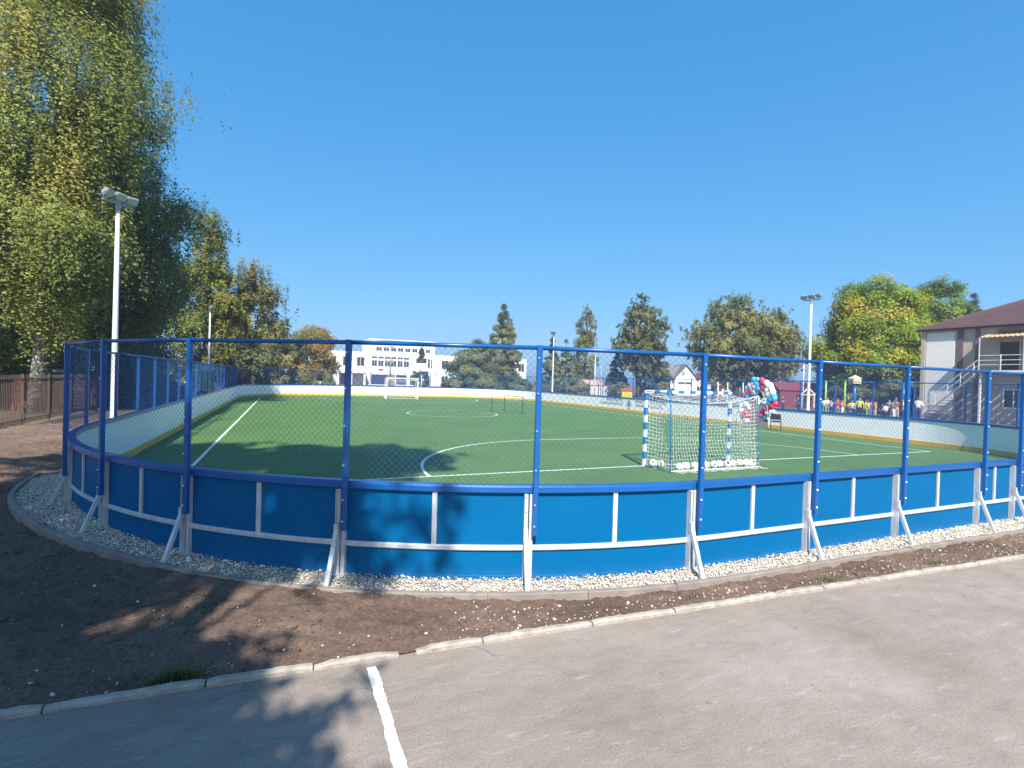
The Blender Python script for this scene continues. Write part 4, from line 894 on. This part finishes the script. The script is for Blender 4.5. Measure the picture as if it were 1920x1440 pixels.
# ------------------------------------------------------------------ poles, hoop, play equipment in the distance
def post(name, label, cat, x, y, z, r, m, group=None, cap=None):
    t = empty(name, (x, y, -.08), 0, label, cat, group)
    MB().tube([(0, 0, 0), (0, 0, z*.5), (0, 0, z)], [r, r, r*.9], 8).build('pole', m, t, True)
    if cap: MB().box(-.34, .34, -.34, .34, z, z+.42).add([(-.4, -.4, z+.423), (.4, -.4, z+.423), (.4, .4, z+.423), (-.4, .4, z+.423), (0, 0, z+.75)], [(3,2,1,0), (0,1,4), (1,2,4), (2,3,4), (3,0,4)]).build('cap', cap[0], t)
    return t
M['lime'] = mat('lime_green_paint', (.28, .55, .12), .5); M['ivory'] = mat('ivory_paint', (.7, .62, .35), .5)
for (x, y, l_) in ((22.1, 60, 'leftmost ivory playground post, at the goal post'), (23.9, 60, 'ivory playground post just right of the blue fence post'), (25.0, 60, 'ivory playground post in the middle behind the goal'), (26.8, 60, 'ivory playground post nearest the balloon arch')):
    post('playground_post', l_, 'post', x, y, 2.7, .08, M['ivory'], 'ivory playground posts')
post('playground_post', 'lime green post at the left end of the crowd', 'post', 30.33, 50, 3.1, .085, M['lime'])
post('playground_post', 'lime green post left of the thick blue post', 'post', 32.19, 50, 3.15, .085, M['lime'])
post('climbing_post', 'thick blue post with yellow green head rising from the crowd', 'post', 29.8, 45, 2.85, .16, M['blue_paint'], None, (M['ivory'],))
post('climbing_post', 'thick plain blue post at the right end of the crowd', 'post', 33.3, 44, 2.9, .17, M['blue_paint'])
post('white_post', 'thin white mast left of the right floodlight pole', 'post', 28.7, 51, 5.2, .05, M['pole'])
post('white_post', 'slim white mast beside the pink roofed hut', 'post', 11.5, 72, 6.0, .07, M['pole'])
post('white_post', 'reddish thin mast left of the narrow spruce', 'post', 15.1, 88, 5.2, .07, M['pink_roof'])
post('white_post', 'white mast right of the school tower', 'post', -11.1, 70, 6.5, .11, M['pole'])
up_ = empty('utility_pole', (-17.7, 75, -.08), 0, 'grey utility pole with small loudspeakers before the school', 'utility pole')
MB().tube([(0, 0, 0), (0, 0, 7.4)], [.13, .09], 8).build('pole', M['lamp_body'], up_, True)
for z, x in ((6.4, -.35), (6.4, .35), (4.4, -.4), (4.4, .4)): MB().add([(x-.2, -.3, z-.15), (x+.2, -.3, z-.15), (x+.2, -.3, z+.2), (x-.2, -.3, z+.2), (x-.06, .1, z-.03), (x+.06, .1, z-.03), (x+.06, .1, z+.06), (x-.06, .1, z+.06)], [(3,2,1,0), (4,5,6,7), (0,1,5,4), (1,2,6,5), (2,3,7,6), (3,0,4,7)]).build('loudspeaker', M['lamp_body'], up_)
MB().box(-.5, .5, -.04, .04, 6.18, 6.24).build('crossarm', M['lamp_body'], up_)
bh = empty('basketball_hoop', (-11.0, 62, -.08), -.15, 'white basketball backboard on a post before the small spruce', 'basketball hoop')
MB().tube([(0, .5, 0), (0, .5, 3.2)], .07, 8).build('pole', M['pole'], bh, True); MB().box(-.85, .85, -.03, .02, 3.0, 3.95).build('backboard', M['white_frame'], bh)
b = MB(); b.box(-.3, .3, -.04, -.032, 3.15, 3.2); b.box(-.3, .3, -.04, -.032, 3.55, 3.6); b.box(-.3, -.25, -.04, -.032, 3.2, 3.55); b.box(.25, .3, -.04, -.032, 3.2, 3.55); b.build('target_square', M['lamp_body'], bh)
b = MB(); b.tube([(.23*math.cos(a*.5236), -.3+.23*math.sin(a*.5236), 3.1) for a in range(13)], .015, 5, False); b.beam((0, -.08, 3.1), (0, -.03, 3.1), .1, .03); b.build('rim', M['orange'], bh); MB().beam((0, .5, 3.15), (0, .02, 3.4), .08, .08).build('arm', M['pole'], bh)
car = empty('parked_car', (6.1, 96, -.08), .2, 'red car parked beyond the far boards, left of the far middle pole', 'car')
b = MB(); pr = [(-2.0, .35), (-2.0, .75), (-1.2, .95), (-.7, 1.42), (.9, 1.45), (1.5, 1.0), (2.0, .9), (2.0, .35)]
b.add([(-.85, y, z) for y, z in pr] + [(.85, y, z) for y, z in pr], [tuple(range(8)), tuple(range(15, 7, -1))] + [(i, i+8, (i+1) % 8+8, (i+1) % 8) for i in range(8)]).build('body', M['red_car'], car)
MB().add([(-.72, -1.14, 1.0), (.72, -1.14, 1.0), (.66, -.73, 1.4), (-.66, -.73, 1.4)], [(0, 1, 2, 3)]).build('windscreen', M['dark_glass'], car, False, (0, -.02, .02))
for sx in (-1, 1):
    MB().box(sx*.62-.14, sx*.62+.14, -2.02, -2.0, .62, .74).build('headlight', M['lamp_glass'], car)
    for sy in (-1.25, 1.3): MB().tube([(sx*.75, sy, .33), (sx*.9, sy, .33)], .33, 12).build('wheel', M['black_metal'], car)

# ------------------------------------------------------------------ goals, footballs, chair, training frames
def band(b, axis, a0, a1, c, w=.0405):
    x, y, z = c
    if axis == 'z': b.box(x-w, x+w, y-w, y+w, a0, a1)
    else: b.box(a0, a1, y-w, y+w, z-w, z+w)
def cords(b, P, r=.0042):
    """P: 2-D list of points; draws both families of cords as thin three-sided bars"""
    def seg(p, q):
        d = (q-p)
        if d.length < 1e-5: return
        d.normalize(); a = d.orthogonal().normalized(); c = d.cross(a); k = len(b.v)
        for o_ in (p, q):
            for an in (0, 2.094, 4.189): b.v.append(tuple(o_ + (a*math.cos(an)+c*math.sin(an))*r))
        b.f += [(k, k+1, k+4, k+3), (k+1, k+2, k+5, k+4), (k+2, k, k+3, k+5)]
    for i in range(len(P)):
        for j in range(len(P[0])):
            if i+1 < len(P): seg(P[i][j], P[i+1][j])
            if j+1 < len(P[0]): seg(P[i][j], P[i][j+1])
def goal(label, pos, rz, stripe, dense=1.0):
    g = empty('football_goal', pos, rz, label, 'goal'); hw = 1.54
    for s_ in (-1, 1):
        p = MB(); band(p, 'z', 0, 2.08, (s_*hw, 0, 0), .04); p = p.build('goal_post', M['white_tube'], g)
        for k in range(5): q_ = MB(); band(q_, 'z', .20+k*.4, .40+k*.4, (s_*hw, 0, 0), .0415); q_.build('stripe', stripe, p)
        MB().tube([(s_*hw, -.04, 2.04), (s_*hw, -.92, 2.03), (s_*(hw+.0), -.98, 1.95), (s_*hw, -1.07, .03), (s_*hw, -.04, .025)], .016, 7).build('rear_tube', stripe, g, True)
    c = MB(); band(c, 'x', -hw+.04, hw-.04, (0, 0, 2.04), .04); c = c.build('crossbar', M['white_tube'], g)
    for k in range(7): q_ = MB(); band(q_, 'x', -hw+.24+k*.42, -hw+.45+k*.42, (0, 0, 2.04), .0415); q_.build('stripe', stripe, c)
    MB().tube([(-hw, -1.07, .03), (hw, -1.07, .03)], .016, 7).build('ground_bar', M['white_tube'], g, True)
    rr = random.Random(5); nx, nz = int(30*dense), int(20*dense); jt = lambda a: rr.uniform(-a, a)
    b = MB(); P = []
    for j in range(nz+1):
        t = j/nz; row = []
        for i in range(nx+1):
            s_ = i/nx; sag = math.sin(s_*math.pi)*(.30*math.sin(t*math.pi)**1.2); z = 1.98*(1-t)+.02 - .22*math.sin(s_*math.pi)**.8*(1-t)**1.5
            row.append(Vector((-hw+2*hw*s_ + jt(.012), -.96-.12*t + sag*(.9 if t < .9 else .4) + jt(.015), max(.015, z + jt(.012)))))
        P.append(row)
    cords(b, P); b.build('back_net', M['goal_net'], g)
    top = P[0]
    b = MB(); Q = [[Vector((-hw+2*hw*i/nx, -.03, 2.0)).lerp(top[i], k/8) - Vector((0, 0, .10*math.sin(k/8*math.pi))) + Vector((jt(.015), jt(.01), jt(.02))) for i in range(nx+1)] for k in range(9)]
    cords(b, Q); b.build('roof_net', M['goal_net'], g)
    for s_, col in ((-1, 0), (1, nx)):
        b = MB(); S = [[Vector((s_*hw, -.03, 2.0*(1-j/nz)+.015)).lerp(P[j][col], k/9) + Vector((jt(.02) + s_*-.1*math.sin(k/9*math.pi)*math.sin(j/nz*math.pi), 0, -.09*math.sin(k/9*math.pi)*(1-j/nz))) for k in range(10)] for j in range(nz+1)]
        cords(b, S); b.build('side_net', M['goal_net'], g)
    # slack foot of the net lying on the turf
    b = MB(); Fp = [[Vector((-hw+2*hw*i/nx, -1.02-.16*k-.05*math.sin(i*1.3), .02+.03*abs(math.sin(i*.9+k)))) for i in range(nx+1)] for k in range(3)]
    cords(b, Fp, .005); b.build('net_foot', M['goal_net'], g); return g
goal('near football goal with blue and white striped posts and a white net', W(MC, GV), TH, M['goal_blue'])
M['goal_red'] = mat('goal_red_paint', (.4, .05, .05), .5)
goal('far football goal with white posts by the far end boards', W(MC, FV), TH+math.pi, M['white_tube'], .5)
bm = MB().ball((0, 0, 0), .11, nu=16, nv=10).mesh('football', M['ball'], True)
M['ball_y'] = mat('cream_leather', (.72, .62, .34), .4, 0, .1, 12); M['ball_w'] = mat('white_leather', (.78, .77, .76), .4, 0, .06, 12)
BL = [(-1.44, -.25, 0, 'dark and white football touching the near goal post'), (-1.30, -.38, 1, 'cream football beside the left goal post'), (-1.12, -.92, 0, 'football left of the blue rear tube of the goal'), (-.86, -.86, 2, 'first white football in the row inside the net'), (-.58, -.90, 0, 'spotted football second in the row inside the net'),
      (-.20, -.88, 1, 'cream football half hidden by the blue fence post'), (.12, -.86, 0, 'spotted football just right of the blue fence post'), (.36, -.82, 2, 'white football in the middle of the net foot'), (.58, -.90, 0, 'spotted football right of the middle of the net foot'), (.80, -.85, 0, 'spotted football below the right striped post'), (1.12, -.80, 1, 'cream football near the right end of the net'), (1.30, -.86, 2, 'white football second from the right end of the net'), (1.44, -.93, 0, 'spotted football in the right corner of the net')]
for i, (x, y, k, l_) in enumerate(BL):
    o = link('football', bm, None, [None, M['ball_y'], M['ball_w']][k], W(MC+x, GV+y, .112), (rnd.uniform(0, 6), rnd.uniform(0, 6), rnd.uniform(0, 6))); tag(o, l_, 'football', 'footballs lying along the goal net')
ch = empty('chair', W(23.75, 19.35), TH+2.2, 'dark office visitor chair standing by the right boards', 'chair')
MB().bbox(-.23, .23, -.22, .22, .42, .48, .02).build('seat', M['dark_fabric'], ch); b = MB(); b.T = Matrix.Translation((0, .25, .5)) @ Matrix.Rotation(R(-12), 4, 'X'); b.bbox(-.23, .23, -.025, .025, .06, .36, .012); b.build('backrest', M['dark_fabric'], ch)
for sx in (-1, 1):
    MB().tube([(sx*.24, -.22, 0), (sx*.24, -.20, .40), (sx*.23, .2, .41)], .012, 6).build('leg', M['black_metal'], ch); MB().tube([(sx*.24, .27, 0), (sx*.24, .18, .41), (sx*.24, .27, .72)], .012, 6).build('leg', M['black_metal'], ch)
hd = empty('training_frame', W(14.45, 32.6), TH+.0, 'black wire training frame standing on the turf near the centre circle', 'training frame')
for y in (-1.55, 1.55):
    MB().tube([(0, y, 0), (0, y, 1.1)], .022, 6).build('upright', M['black_metal'], hd); MB().box(-.12, .12, y-.1, y+.1, 0, .015).build('foot', M['black_metal'], hd)
MB().tube([(0, -1.55, 1.1), (0, 1.55, 1.1)], .022, 6).build('crossbar', M['black_metal'], hd)
ss_ = empty('slalom_pole', W(13.05, 33.05), 0, 'single thin dark slalom pole on the turf, left of the wire frame', 'slalom pole')
MB().tube([(0, 0, 0), (0, 0, 1.05)], .02, 6).build('pole', M['black_metal'], ss_); MB().tube([(0, 0, 0), (0, 0, .04)], [.12, .1], 10).build('base', M['black_metal'], ss_)
# banner hung on the left netting
ban = empty('banner', W(U0-.22, 31.5, 1.2), TH + math.pi/2, 'pale teal printed banner hung on the left netting', 'banner')
M['banner'] = mat('printed_banner', (.10, .30, .30), .5, 0, .9, 1.6)
MB().box(-3.2, 3.2, -.008, .008, .05, 1.35).build('sheet', M['banner'], ban); b = MB()
for x in (-3.2, 3.2):
    for z in (.08, 1.32): b.tube([(x, -.03, z), (x, .03, z)], .02, 6)
b.build('eyelets', M['bolt'], ban)

# ------------------------------------------------------------------ balloon arch over the gate
BAL = [(13.44,30.4,1.38,'b'),(13.56,30.13,1.52,'b'),(13.67,29.89,1.65,'b'),(13.48,30.33,1.13,'w'),(13.62,30.03,1.24,'w'),(13.72,29.82,1.04,'w'),(13.51,30.3,0.85,'w'),(13.65,29.99,0.81,'r'),(13.56,30.2,0.61,'r'),(13.72,29.86,0.58,'r'),(13.67,29.99,0.32,'w'),(13.57,30.09,1.74,'r'),(13.68,29.86,1.87,'r'),(13.78,29.62,1.91,'r'),(13.64,29.92,2.14,'s'),(13.72,29.72,2.3,'s'),(13.77,29.62,2.09,'s'),(13.84,29.45,2.22,'s'),(13.79,29.55,2.46,'w'),(13.87,29.42,1.95,'s'),(13.82,29.48,2.61,'b'),(13.9,29.28,2.62,'b'),(13.88,29.35,2.43,'b'),(13.95,29.18,2.32,'b'),(13.95,29.21,2.14,'b'),(14.01,29.01,2.62,'r'),(14.06,28.91,2.5,'r'),(14.04,28.98,2.29,'r'),(14.08,28.88,2.15,'r'),(14.06,28.94,2.02,'r'),(14.14,28.71,2.45,'w'),(14.2,28.54,2.33,'w'),(14.17,28.64,2.12,'w'),(14.26,28.4,2.16,'w'),(14.29,28.33,1.99,'w'),(14.12,28.81,1.88,'w'),(14.21,28.57,1.8,'w'),(13.94,29.28,1.56,'w'),(13.98,29.18,1.39,'w'),(14.15,28.74,1.59,'w'),(14.11,28.88,1.43,'w'),(14.24,28.47,1.89,'w'),(14.32,28.27,1.76,'b'),(14.28,28.4,1.57,'b'),(14.34,28.23,1.64,'b'),(14.24,28.54,1.36,'b'),(14.18,28.71,1.23,'b'),(14.37,28.16,1.35,'r'),(14.34,28.27,1.17,'r'),(14.25,28.54,1.07,'r'),(14.16,28.77,0.99,'r'),(14.11,28.91,0.89,'r'),(14.06,29.04,0.67,'r'),(14.36,28.23,0.94,'w'),(14.22,28.64,0.8,'w'),(14.3,28.44,0.72,'w'),(14.25,28.57,0.54,'w'),(14.18,28.77,0.49,'g'),(14.31,28.37,0.9,'w')]
ga = empty('balloon_arch', W(24.3, 21.35), TH, 'red, white and light blue balloon arch over the gate in the right boards', 'balloon arch')
BC = {'b': mat('light_blue_balloon', (.07, .38, .80), .25), 'w': mat('white_balloon', (.82, .82, .82), .25), 'r': mat('red_balloon', (.62, .03, .07), .25), 's': mat('silver_balloon', (.62, .63, .67), .25), 'g': mat('dark_green_balloon', (.02, .2, .19), .25)}
bme = MB().ball((0, 0, 0), .15, .15, .175, 14, 10); bme.tube([(0, 0, -.17), (0, 0, -.2)], [.012, .022], 6); bme = bme.mesh('balloon', BC['w'], True)
inv = Matrix.Rotation(-TH, 4, 'Z') @ Matrix.Translation(-W(24.3, 21.35))
for x, y, z, c in BAL:
    o = link('balloon', bme, ga, BC[c], inv @ Vector((x, y, z)), (rnd.uniform(-1, 1), rnd.uniform(-1, 1), rnd.uniform(0, 6))); k = rnd.uniform(1.0, 1.3); o.scale = (k, k, k)
pts = [inv @ W(24.35, 20.25 + 2.2*t, .0 + 2.35*math.sin(math.pi*min(1, max(0, t)))**.5) for t in np.linspace(0, 1, 14)]
MB().tube(pts, .01, 6).build('arch_frame', M['white_tube'], ga)

# ------------------------------------------------------------------ people behind the right boards
def person_proto(arms):
    """one skinned body in a pose; clothing and hair are cut from the same surface and pushed outward"""
    J = {'pelvis': (0, 0, .94), 'belly': (0, 0, 1.08), 'chest': (0, .01, 1.28), 'collar': (0, .01, 1.42), 'neck': (0, 0, 1.50), 'head': (0, -.015, 1.60), 'crown': (0, 0, 1.69)}
    Rj = {'pelvis': (.14, .10), 'belly': (.125, .092), 'chest': (.15, .10), 'collar': (.09, .07), 'neck': (.052, .052), 'head': (.078, .092), 'crown': (.06, .068)}
    Ed = [('pelvis', 'belly'), ('belly', 'chest'), ('chest', 'collar'), ('collar', 'neck'), ('neck', 'head'), ('head', 'crown')]
    for s_, n in ((-1, 'r'), (1, 'l')):
        J.update({n+'hip': (s_*.095, 0, .87), n+'knee': (s_*.105, -.02, .49), n+'ankle': (s_*.11, .015, .09), n+'toe': (s_*.125, -.15, .035)})
        Rj.update({n+'hip': (.088, .09), n+'knee': (.055, .06), n+'ankle': (.038, .042), n+'toe': (.035, .028)})
        Ed += [('pelvis', n+'hip'), (n+'hip', n+'knee'), (n+'knee', n+'ankle'), (n+'ankle', n+'toe')]
        if arms == 'down': e, w_, h_ = (s_*.25, .02, 1.13), (s_*.27, -.05, .88), (s_*.27, -.08, .78)
        elif arms == 'fold': e, w_, h_ = (s_*.25, -.05, 1.12), (s_*.06, -.22, 1.14), (s_*-.03, -.22, 1.16)
        else: e, w_, h_ = (s_*.27, -.10, 1.16), (s_*.16, -.30, 1.3), (s_*.12, -.32, 1.39)
        J.update({n+'sh': (s_*.17, .01, 1.39), n+'elb': e, n+'wri': w_, n+'hand': h_}); Rj.update({n+'sh': (.058, .058), n+'elb': (.040, .042), n+'wri': (.028, .03), n+'hand': (.036, .022)})
        Ed += [('collar', n+'sh'), (n+'sh', n+'elb'), (n+'elb', n+'wri'), (n+'wri', n+'hand')]
    names = list(J); me = bpy.data.meshes.new('body'); me.from_pydata([J[n] for n in names], [(names.index(a), names.index(c)) for a, c in Ed], [])
    o = bpy.data.objects.new('body_source', me); COL.objects.link(o)
    sk = o.modifiers.new('skin', 'SKIN'); sk.use_smooth_shade = True
    for v, n in zip(me.skin_vertices[0].data, names): v.radius = Rj[n]; v.use_root = (n == 'pelvis')
    sb = o.modifiers.new('sub', 'SUBSURF'); sb.levels = 1; sb.render_levels = 1
    bpy.context.view_layer.update()
    body = bpy.data.meshes.new_from_object(o.evaluated_get(bpy.context.evaluated_depsgraph_get())); bpy.data.objects.remove(o)
    V = np.array([v.co for v in body.vertices]); Nn = np.array([v.normal for v in body.vertices])
    segs = [(np.array(J[a]), np.array(J[c]), a, c) for a, c in Ed]; best = np.full(len(V), 9e9); bone = np.zeros(len(V), int); par = np.zeros(len(V))
    for i, (a, c, _, _) in enumerate(segs):
        d = c-a; t = np.clip(((V-a)@d)/(d@d), 0, 1); dist = np.linalg.norm(V-(a+t[:, None]*d), axis=1); m = dist < best; best[m] = dist[m]; bone[m] = i; par[m] = t[m]
    nm = [(a, c) for _, _, a, c in segs]
    def cut(name, test, off):
        ok = np.array([test(nm[bone[i]], par[i], V[i]) for i in range(len(V))]); fs = [tuple(p.vertices) for p in body.polygons if all(ok[list(p.vertices)])]
        us = sorted({i for f in fs for i in f}); mp = {k: j for j, k in enumerate(us)}
        m2 = bpy.data.meshes.new(name); m2.from_pydata([tuple(V[i]+Nn[i]*off) for i in us], [], [tuple(mp[i] for i in f) for f in fs]); m2.shade_smooth(); return m2
    tor = {('belly', 'chest'), ('chest', 'collar'), ('pelvis', 'belly')}
    return dict(body=body,
        shirt=cut('shirt', lambda b_, t, p: (b_ in tor and not (b_ == ('pelvis', 'belly') and t < .25)) or b_[0] == 'collar' and p[2] < 1.46 or b_[1].endswith('elb'), .016),
        trousers=cut('trousers', lambda b_, t, p: (b_ == ('pelvis', 'belly') and t < .55) or b_[1].endswith('hip') or b_[1].endswith('knee') or (b_[1].endswith('ankle') and t < .9), .012),
        shoes=cut('shoes', lambda b_, t, p: b_[1].endswith('toe') or (b_[1].endswith('ankle') and t > .93), .014),
        hair=cut('hair', lambda b_, t, p: p[2] > 1.53 and (p[1] > .0 or p[2] > 1.66), .018))
PROTO = {k: person_proto(k) for k in ('down', 'fold', 'up')}
M['skin'] = mat('skin', (.45, .27, .2), .6, 0, .05); HAIR = {'dark': mat('dark_hair', (.018, .013, .011), .7), 'brown': mat('brown_hair', (.09, .05, .03), .7), 'fair': mat('fair_hair', (.3, .2, .1), .7)}
CLO = {n: mat(n+'_cloth', c, .85, 0, .12, 9) for n, c in dict(black=(.015, .016, .02), white=(.72, .72, .72), lime=(.45, .62, .03), yellow=(.68, .68, .16), coral=(.66, .16, .09), orange=(.72, .22, .08), red=(.5, .03, .05), pink=(.68, .14, .18), navy=(.02, .04, .12), grey=(.22, .22, .25), mauve=(.27, .17, .17), brown=(.22, .11, .06), beige=(.45, .36, .25), green=(.12, .3, .06)).items()}
def person(x, y, h, rz, shirt, trous, hair, arms, label):
    t = empty('person', (x, y, -.08), rz, label, 'person', 'people gathered behind the right boards'); k = h/1.72; t.scale = (k*1.06, k*1.06, k); P = PROTO[arms]
    link('body', P['body'], t, M['skin']); link('hair', P['hair'], t, HAIR[hair]); link('shirt', P['shirt'], t, CLO[shirt]); link('trousers', P['trousers'], t, CLO[trous]); link('shoes', P['shoes'], t, CLO['black'])
PP = [(26.21, 50, 1.45, 'black', 'navy', 'dark', 'fold', 'person in black left of the right floodlight pole, arms folded'), (27.71, 50, 1.40, 'navy', 'black', 'brown', 'up', 'person in navy top standing at the foot of the thin white mast'),
 (27.82, 46, 1.42, 'white', 'green', 'dark', 'down', 'person in white top and green skirted trousers at the left end of the crowd'), (28.71, 47, 1.46, 'white', 'grey', 'fair', 'fold', 'fair haired person in white at the back left of the crowd'), (27.2, 44, 1.34, 'beige', 'navy', 'dark', 'up', 'dark haired person in beige near the left lime post'),
 (29.44, 47, 1.44, 'white', 'navy', 'brown', 'up', 'brown haired person in white behind the red shirted pair'), (27.12, 43, 1.42, 'red', 'grey', 'fair', 'down', 'person in a deep red shirt in the left half of the crowd'), (27.52, 43, 1.40, 'pink', 'white', 'brown', 'fold', 'person in a pink red shirt beside the deep red one'),
 (28.64, 44, 1.70, 'black', 'navy', 'dark', 'down', 'tall person in black beside the right lime post'), (27.66, 42, 1.38, 'yellow', 'black', 'fair', 'down', 'person in pale yellow left of the thick blue post'), (26.23, 40, 1.02, 'navy', 'navy', 'dark', 'fold', 'small child in navy at the foot of the thick blue post'),
 (26.91, 40, 1.66, 'lime', 'black', 'dark', 'down', 'person in a bright lime vest right of the thick blue post'), (28.05, 41, 1.45, 'lime', 'green', 'brown', 'fold', 'shorter person in lime right of the tall lime vest'), (30.38, 44, 1.38, 'beige', 'grey', 'brown', 'down', 'person in beige between lime and coral shirts'),
 (28.6, 41, 1.55, 'coral', 'grey', 'dark', 'up', 'person in a coral shirt with raised hands'), (27.45, 39, 1.42, 'orange', 'beige', 'fair', 'down', 'broad person in bright orange in the middle of the crowd'), (30.13, 42, 1.26, 'black', 'navy', 'dark', 'down', 'child in black right of the orange shirt'),
 (28.22, 39, 1.28, 'white', 'black', 'dark', 'fold', 'child in white top and black trousers low in the crowd'), (30.68, 42, 1.56, 'grey', 'black', 'dark', 'down', 'person in grey in the right half of the crowd'), (30.21, 41, 1.42, 'mauve', 'white', 'brown', 'fold', 'person in dull mauve in the right half of the crowd'),
 (32.03, 43, 1.56, 'brown', 'beige', 'dark', 'up', 'person in brown left of the plain blue post'), (33.42, 45, 1.70, 'white', 'grey', 'fair', 'down', 'tall fair person in white at the back right'), (31.05, 41, 1.60, 'yellow', 'navy', 'dark', 'down', 'person in yellow beside the plain blue post'),
 (31.44, 40, 1.82, 'white', 'navy', 'dark', 'down', 'dark haired person in a white T-shirt at the right end'), (36.3, 45, 1.50, 'pink', 'white', 'dark', 'up', 'child in pink with white trousers by the beige building corner'), (36.72, 44.9, 1.52, 'orange', 'black', 'dark', 'fold', 'child in orange with dark trousers by the beige building corner')]
for i, (x, y, h, *r_) in enumerate(PP): person(x, y, h+.05, [.5, -2.2, 2.6, 3.3, -.6, 1.8, 3.0][i % 7], *r_)

# ------------------------------------------------------------------ grass by the kerb
def grass(name, label, u, v, w, h, n, seed):
    r = np.random.default_rng(seed); V = []; T = []; F_ = []
    for i in range(n):
        a = r.uniform(0, 6.28); bx, by = u+r.normal()*w, v+abs(r.normal())*w*.35; z0 = float(soil_z(np.array([bx]), np.array([by]))[0])-.01
        L_ = h*r.uniform(.4, 1.1); lean = r.uniform(.15, .8)*L_; wd = r.uniform(.002, .0045); ca, sa = math.cos(a), math.sin(a); k = len(V)
        for t in (0, .5, 1):
            cx, cy, cz = bx+ca*lean*t*t, by+sa*lean*t*t, z0+L_*t*(1-.25*t); q_ = wd*(1-t*.9); V += [(cx-sa*q_, cy+ca*q_, cz), (cx+sa*q_, cy-ca*q_, cz)]
        F_ += [(k, k+1, k+3, k+2), (k+2, k+3, k+5, k+4)]; c = np.array([.09, .15, .03])*r.uniform(.6, 1.3) if r.random() < .8 else np.array([.25, .22, .1]); T += [c]*6
    o = link(name, np_mesh(name, np.array(V), np.array(F_), M['grass'], np.array(T))); o.rotation_euler = RINK_ROT; return tag(o, label, 'grass tuft')
grass('grass_tuft', 'green grass tuft growing behind the kerb stones at the left', -.66, kerb_v(-.66)+.12, .09, .15, 420, 71)
grass('grass_tuft', 'sparse weeds at the shadowed end of the soil strip by the kerb', 5.9, kerb_v(5.9)+.14, .10, .07, 220, 72)
grass('grass_tuft', 'thin weeds by the kerb farther right, near the frame edge', 7.8, kerb_v(7.8)+.14, .12, .06, 200, 73)


# thin autumn haze: one closed box round everything
hz = MB().box(-510, 510, -510, 510, -1.2, 29).build('haze', None); hm = bpy.data.materials.new('haze'); hm.use_nodes = True
hn = hm.node_tree; hn.nodes.remove(hn.nodes['Principled BSDF']); pv = hn.nodes.new('ShaderNodeVolumePrincipled'); pv.inputs['Density'].default_value = HAZE; pv.inputs['Color'].default_value = (.82, .9, 1, 1)
pv.inputs['Anisotropy'].default_value = 0.1
hn.links.new(pv.outputs[0], hn.nodes['Material Output'].inputs['Volume']); hz.data.materials.append(hm); tag(hz, kind='stuff')
SC.cycles.volume_bounces = 0
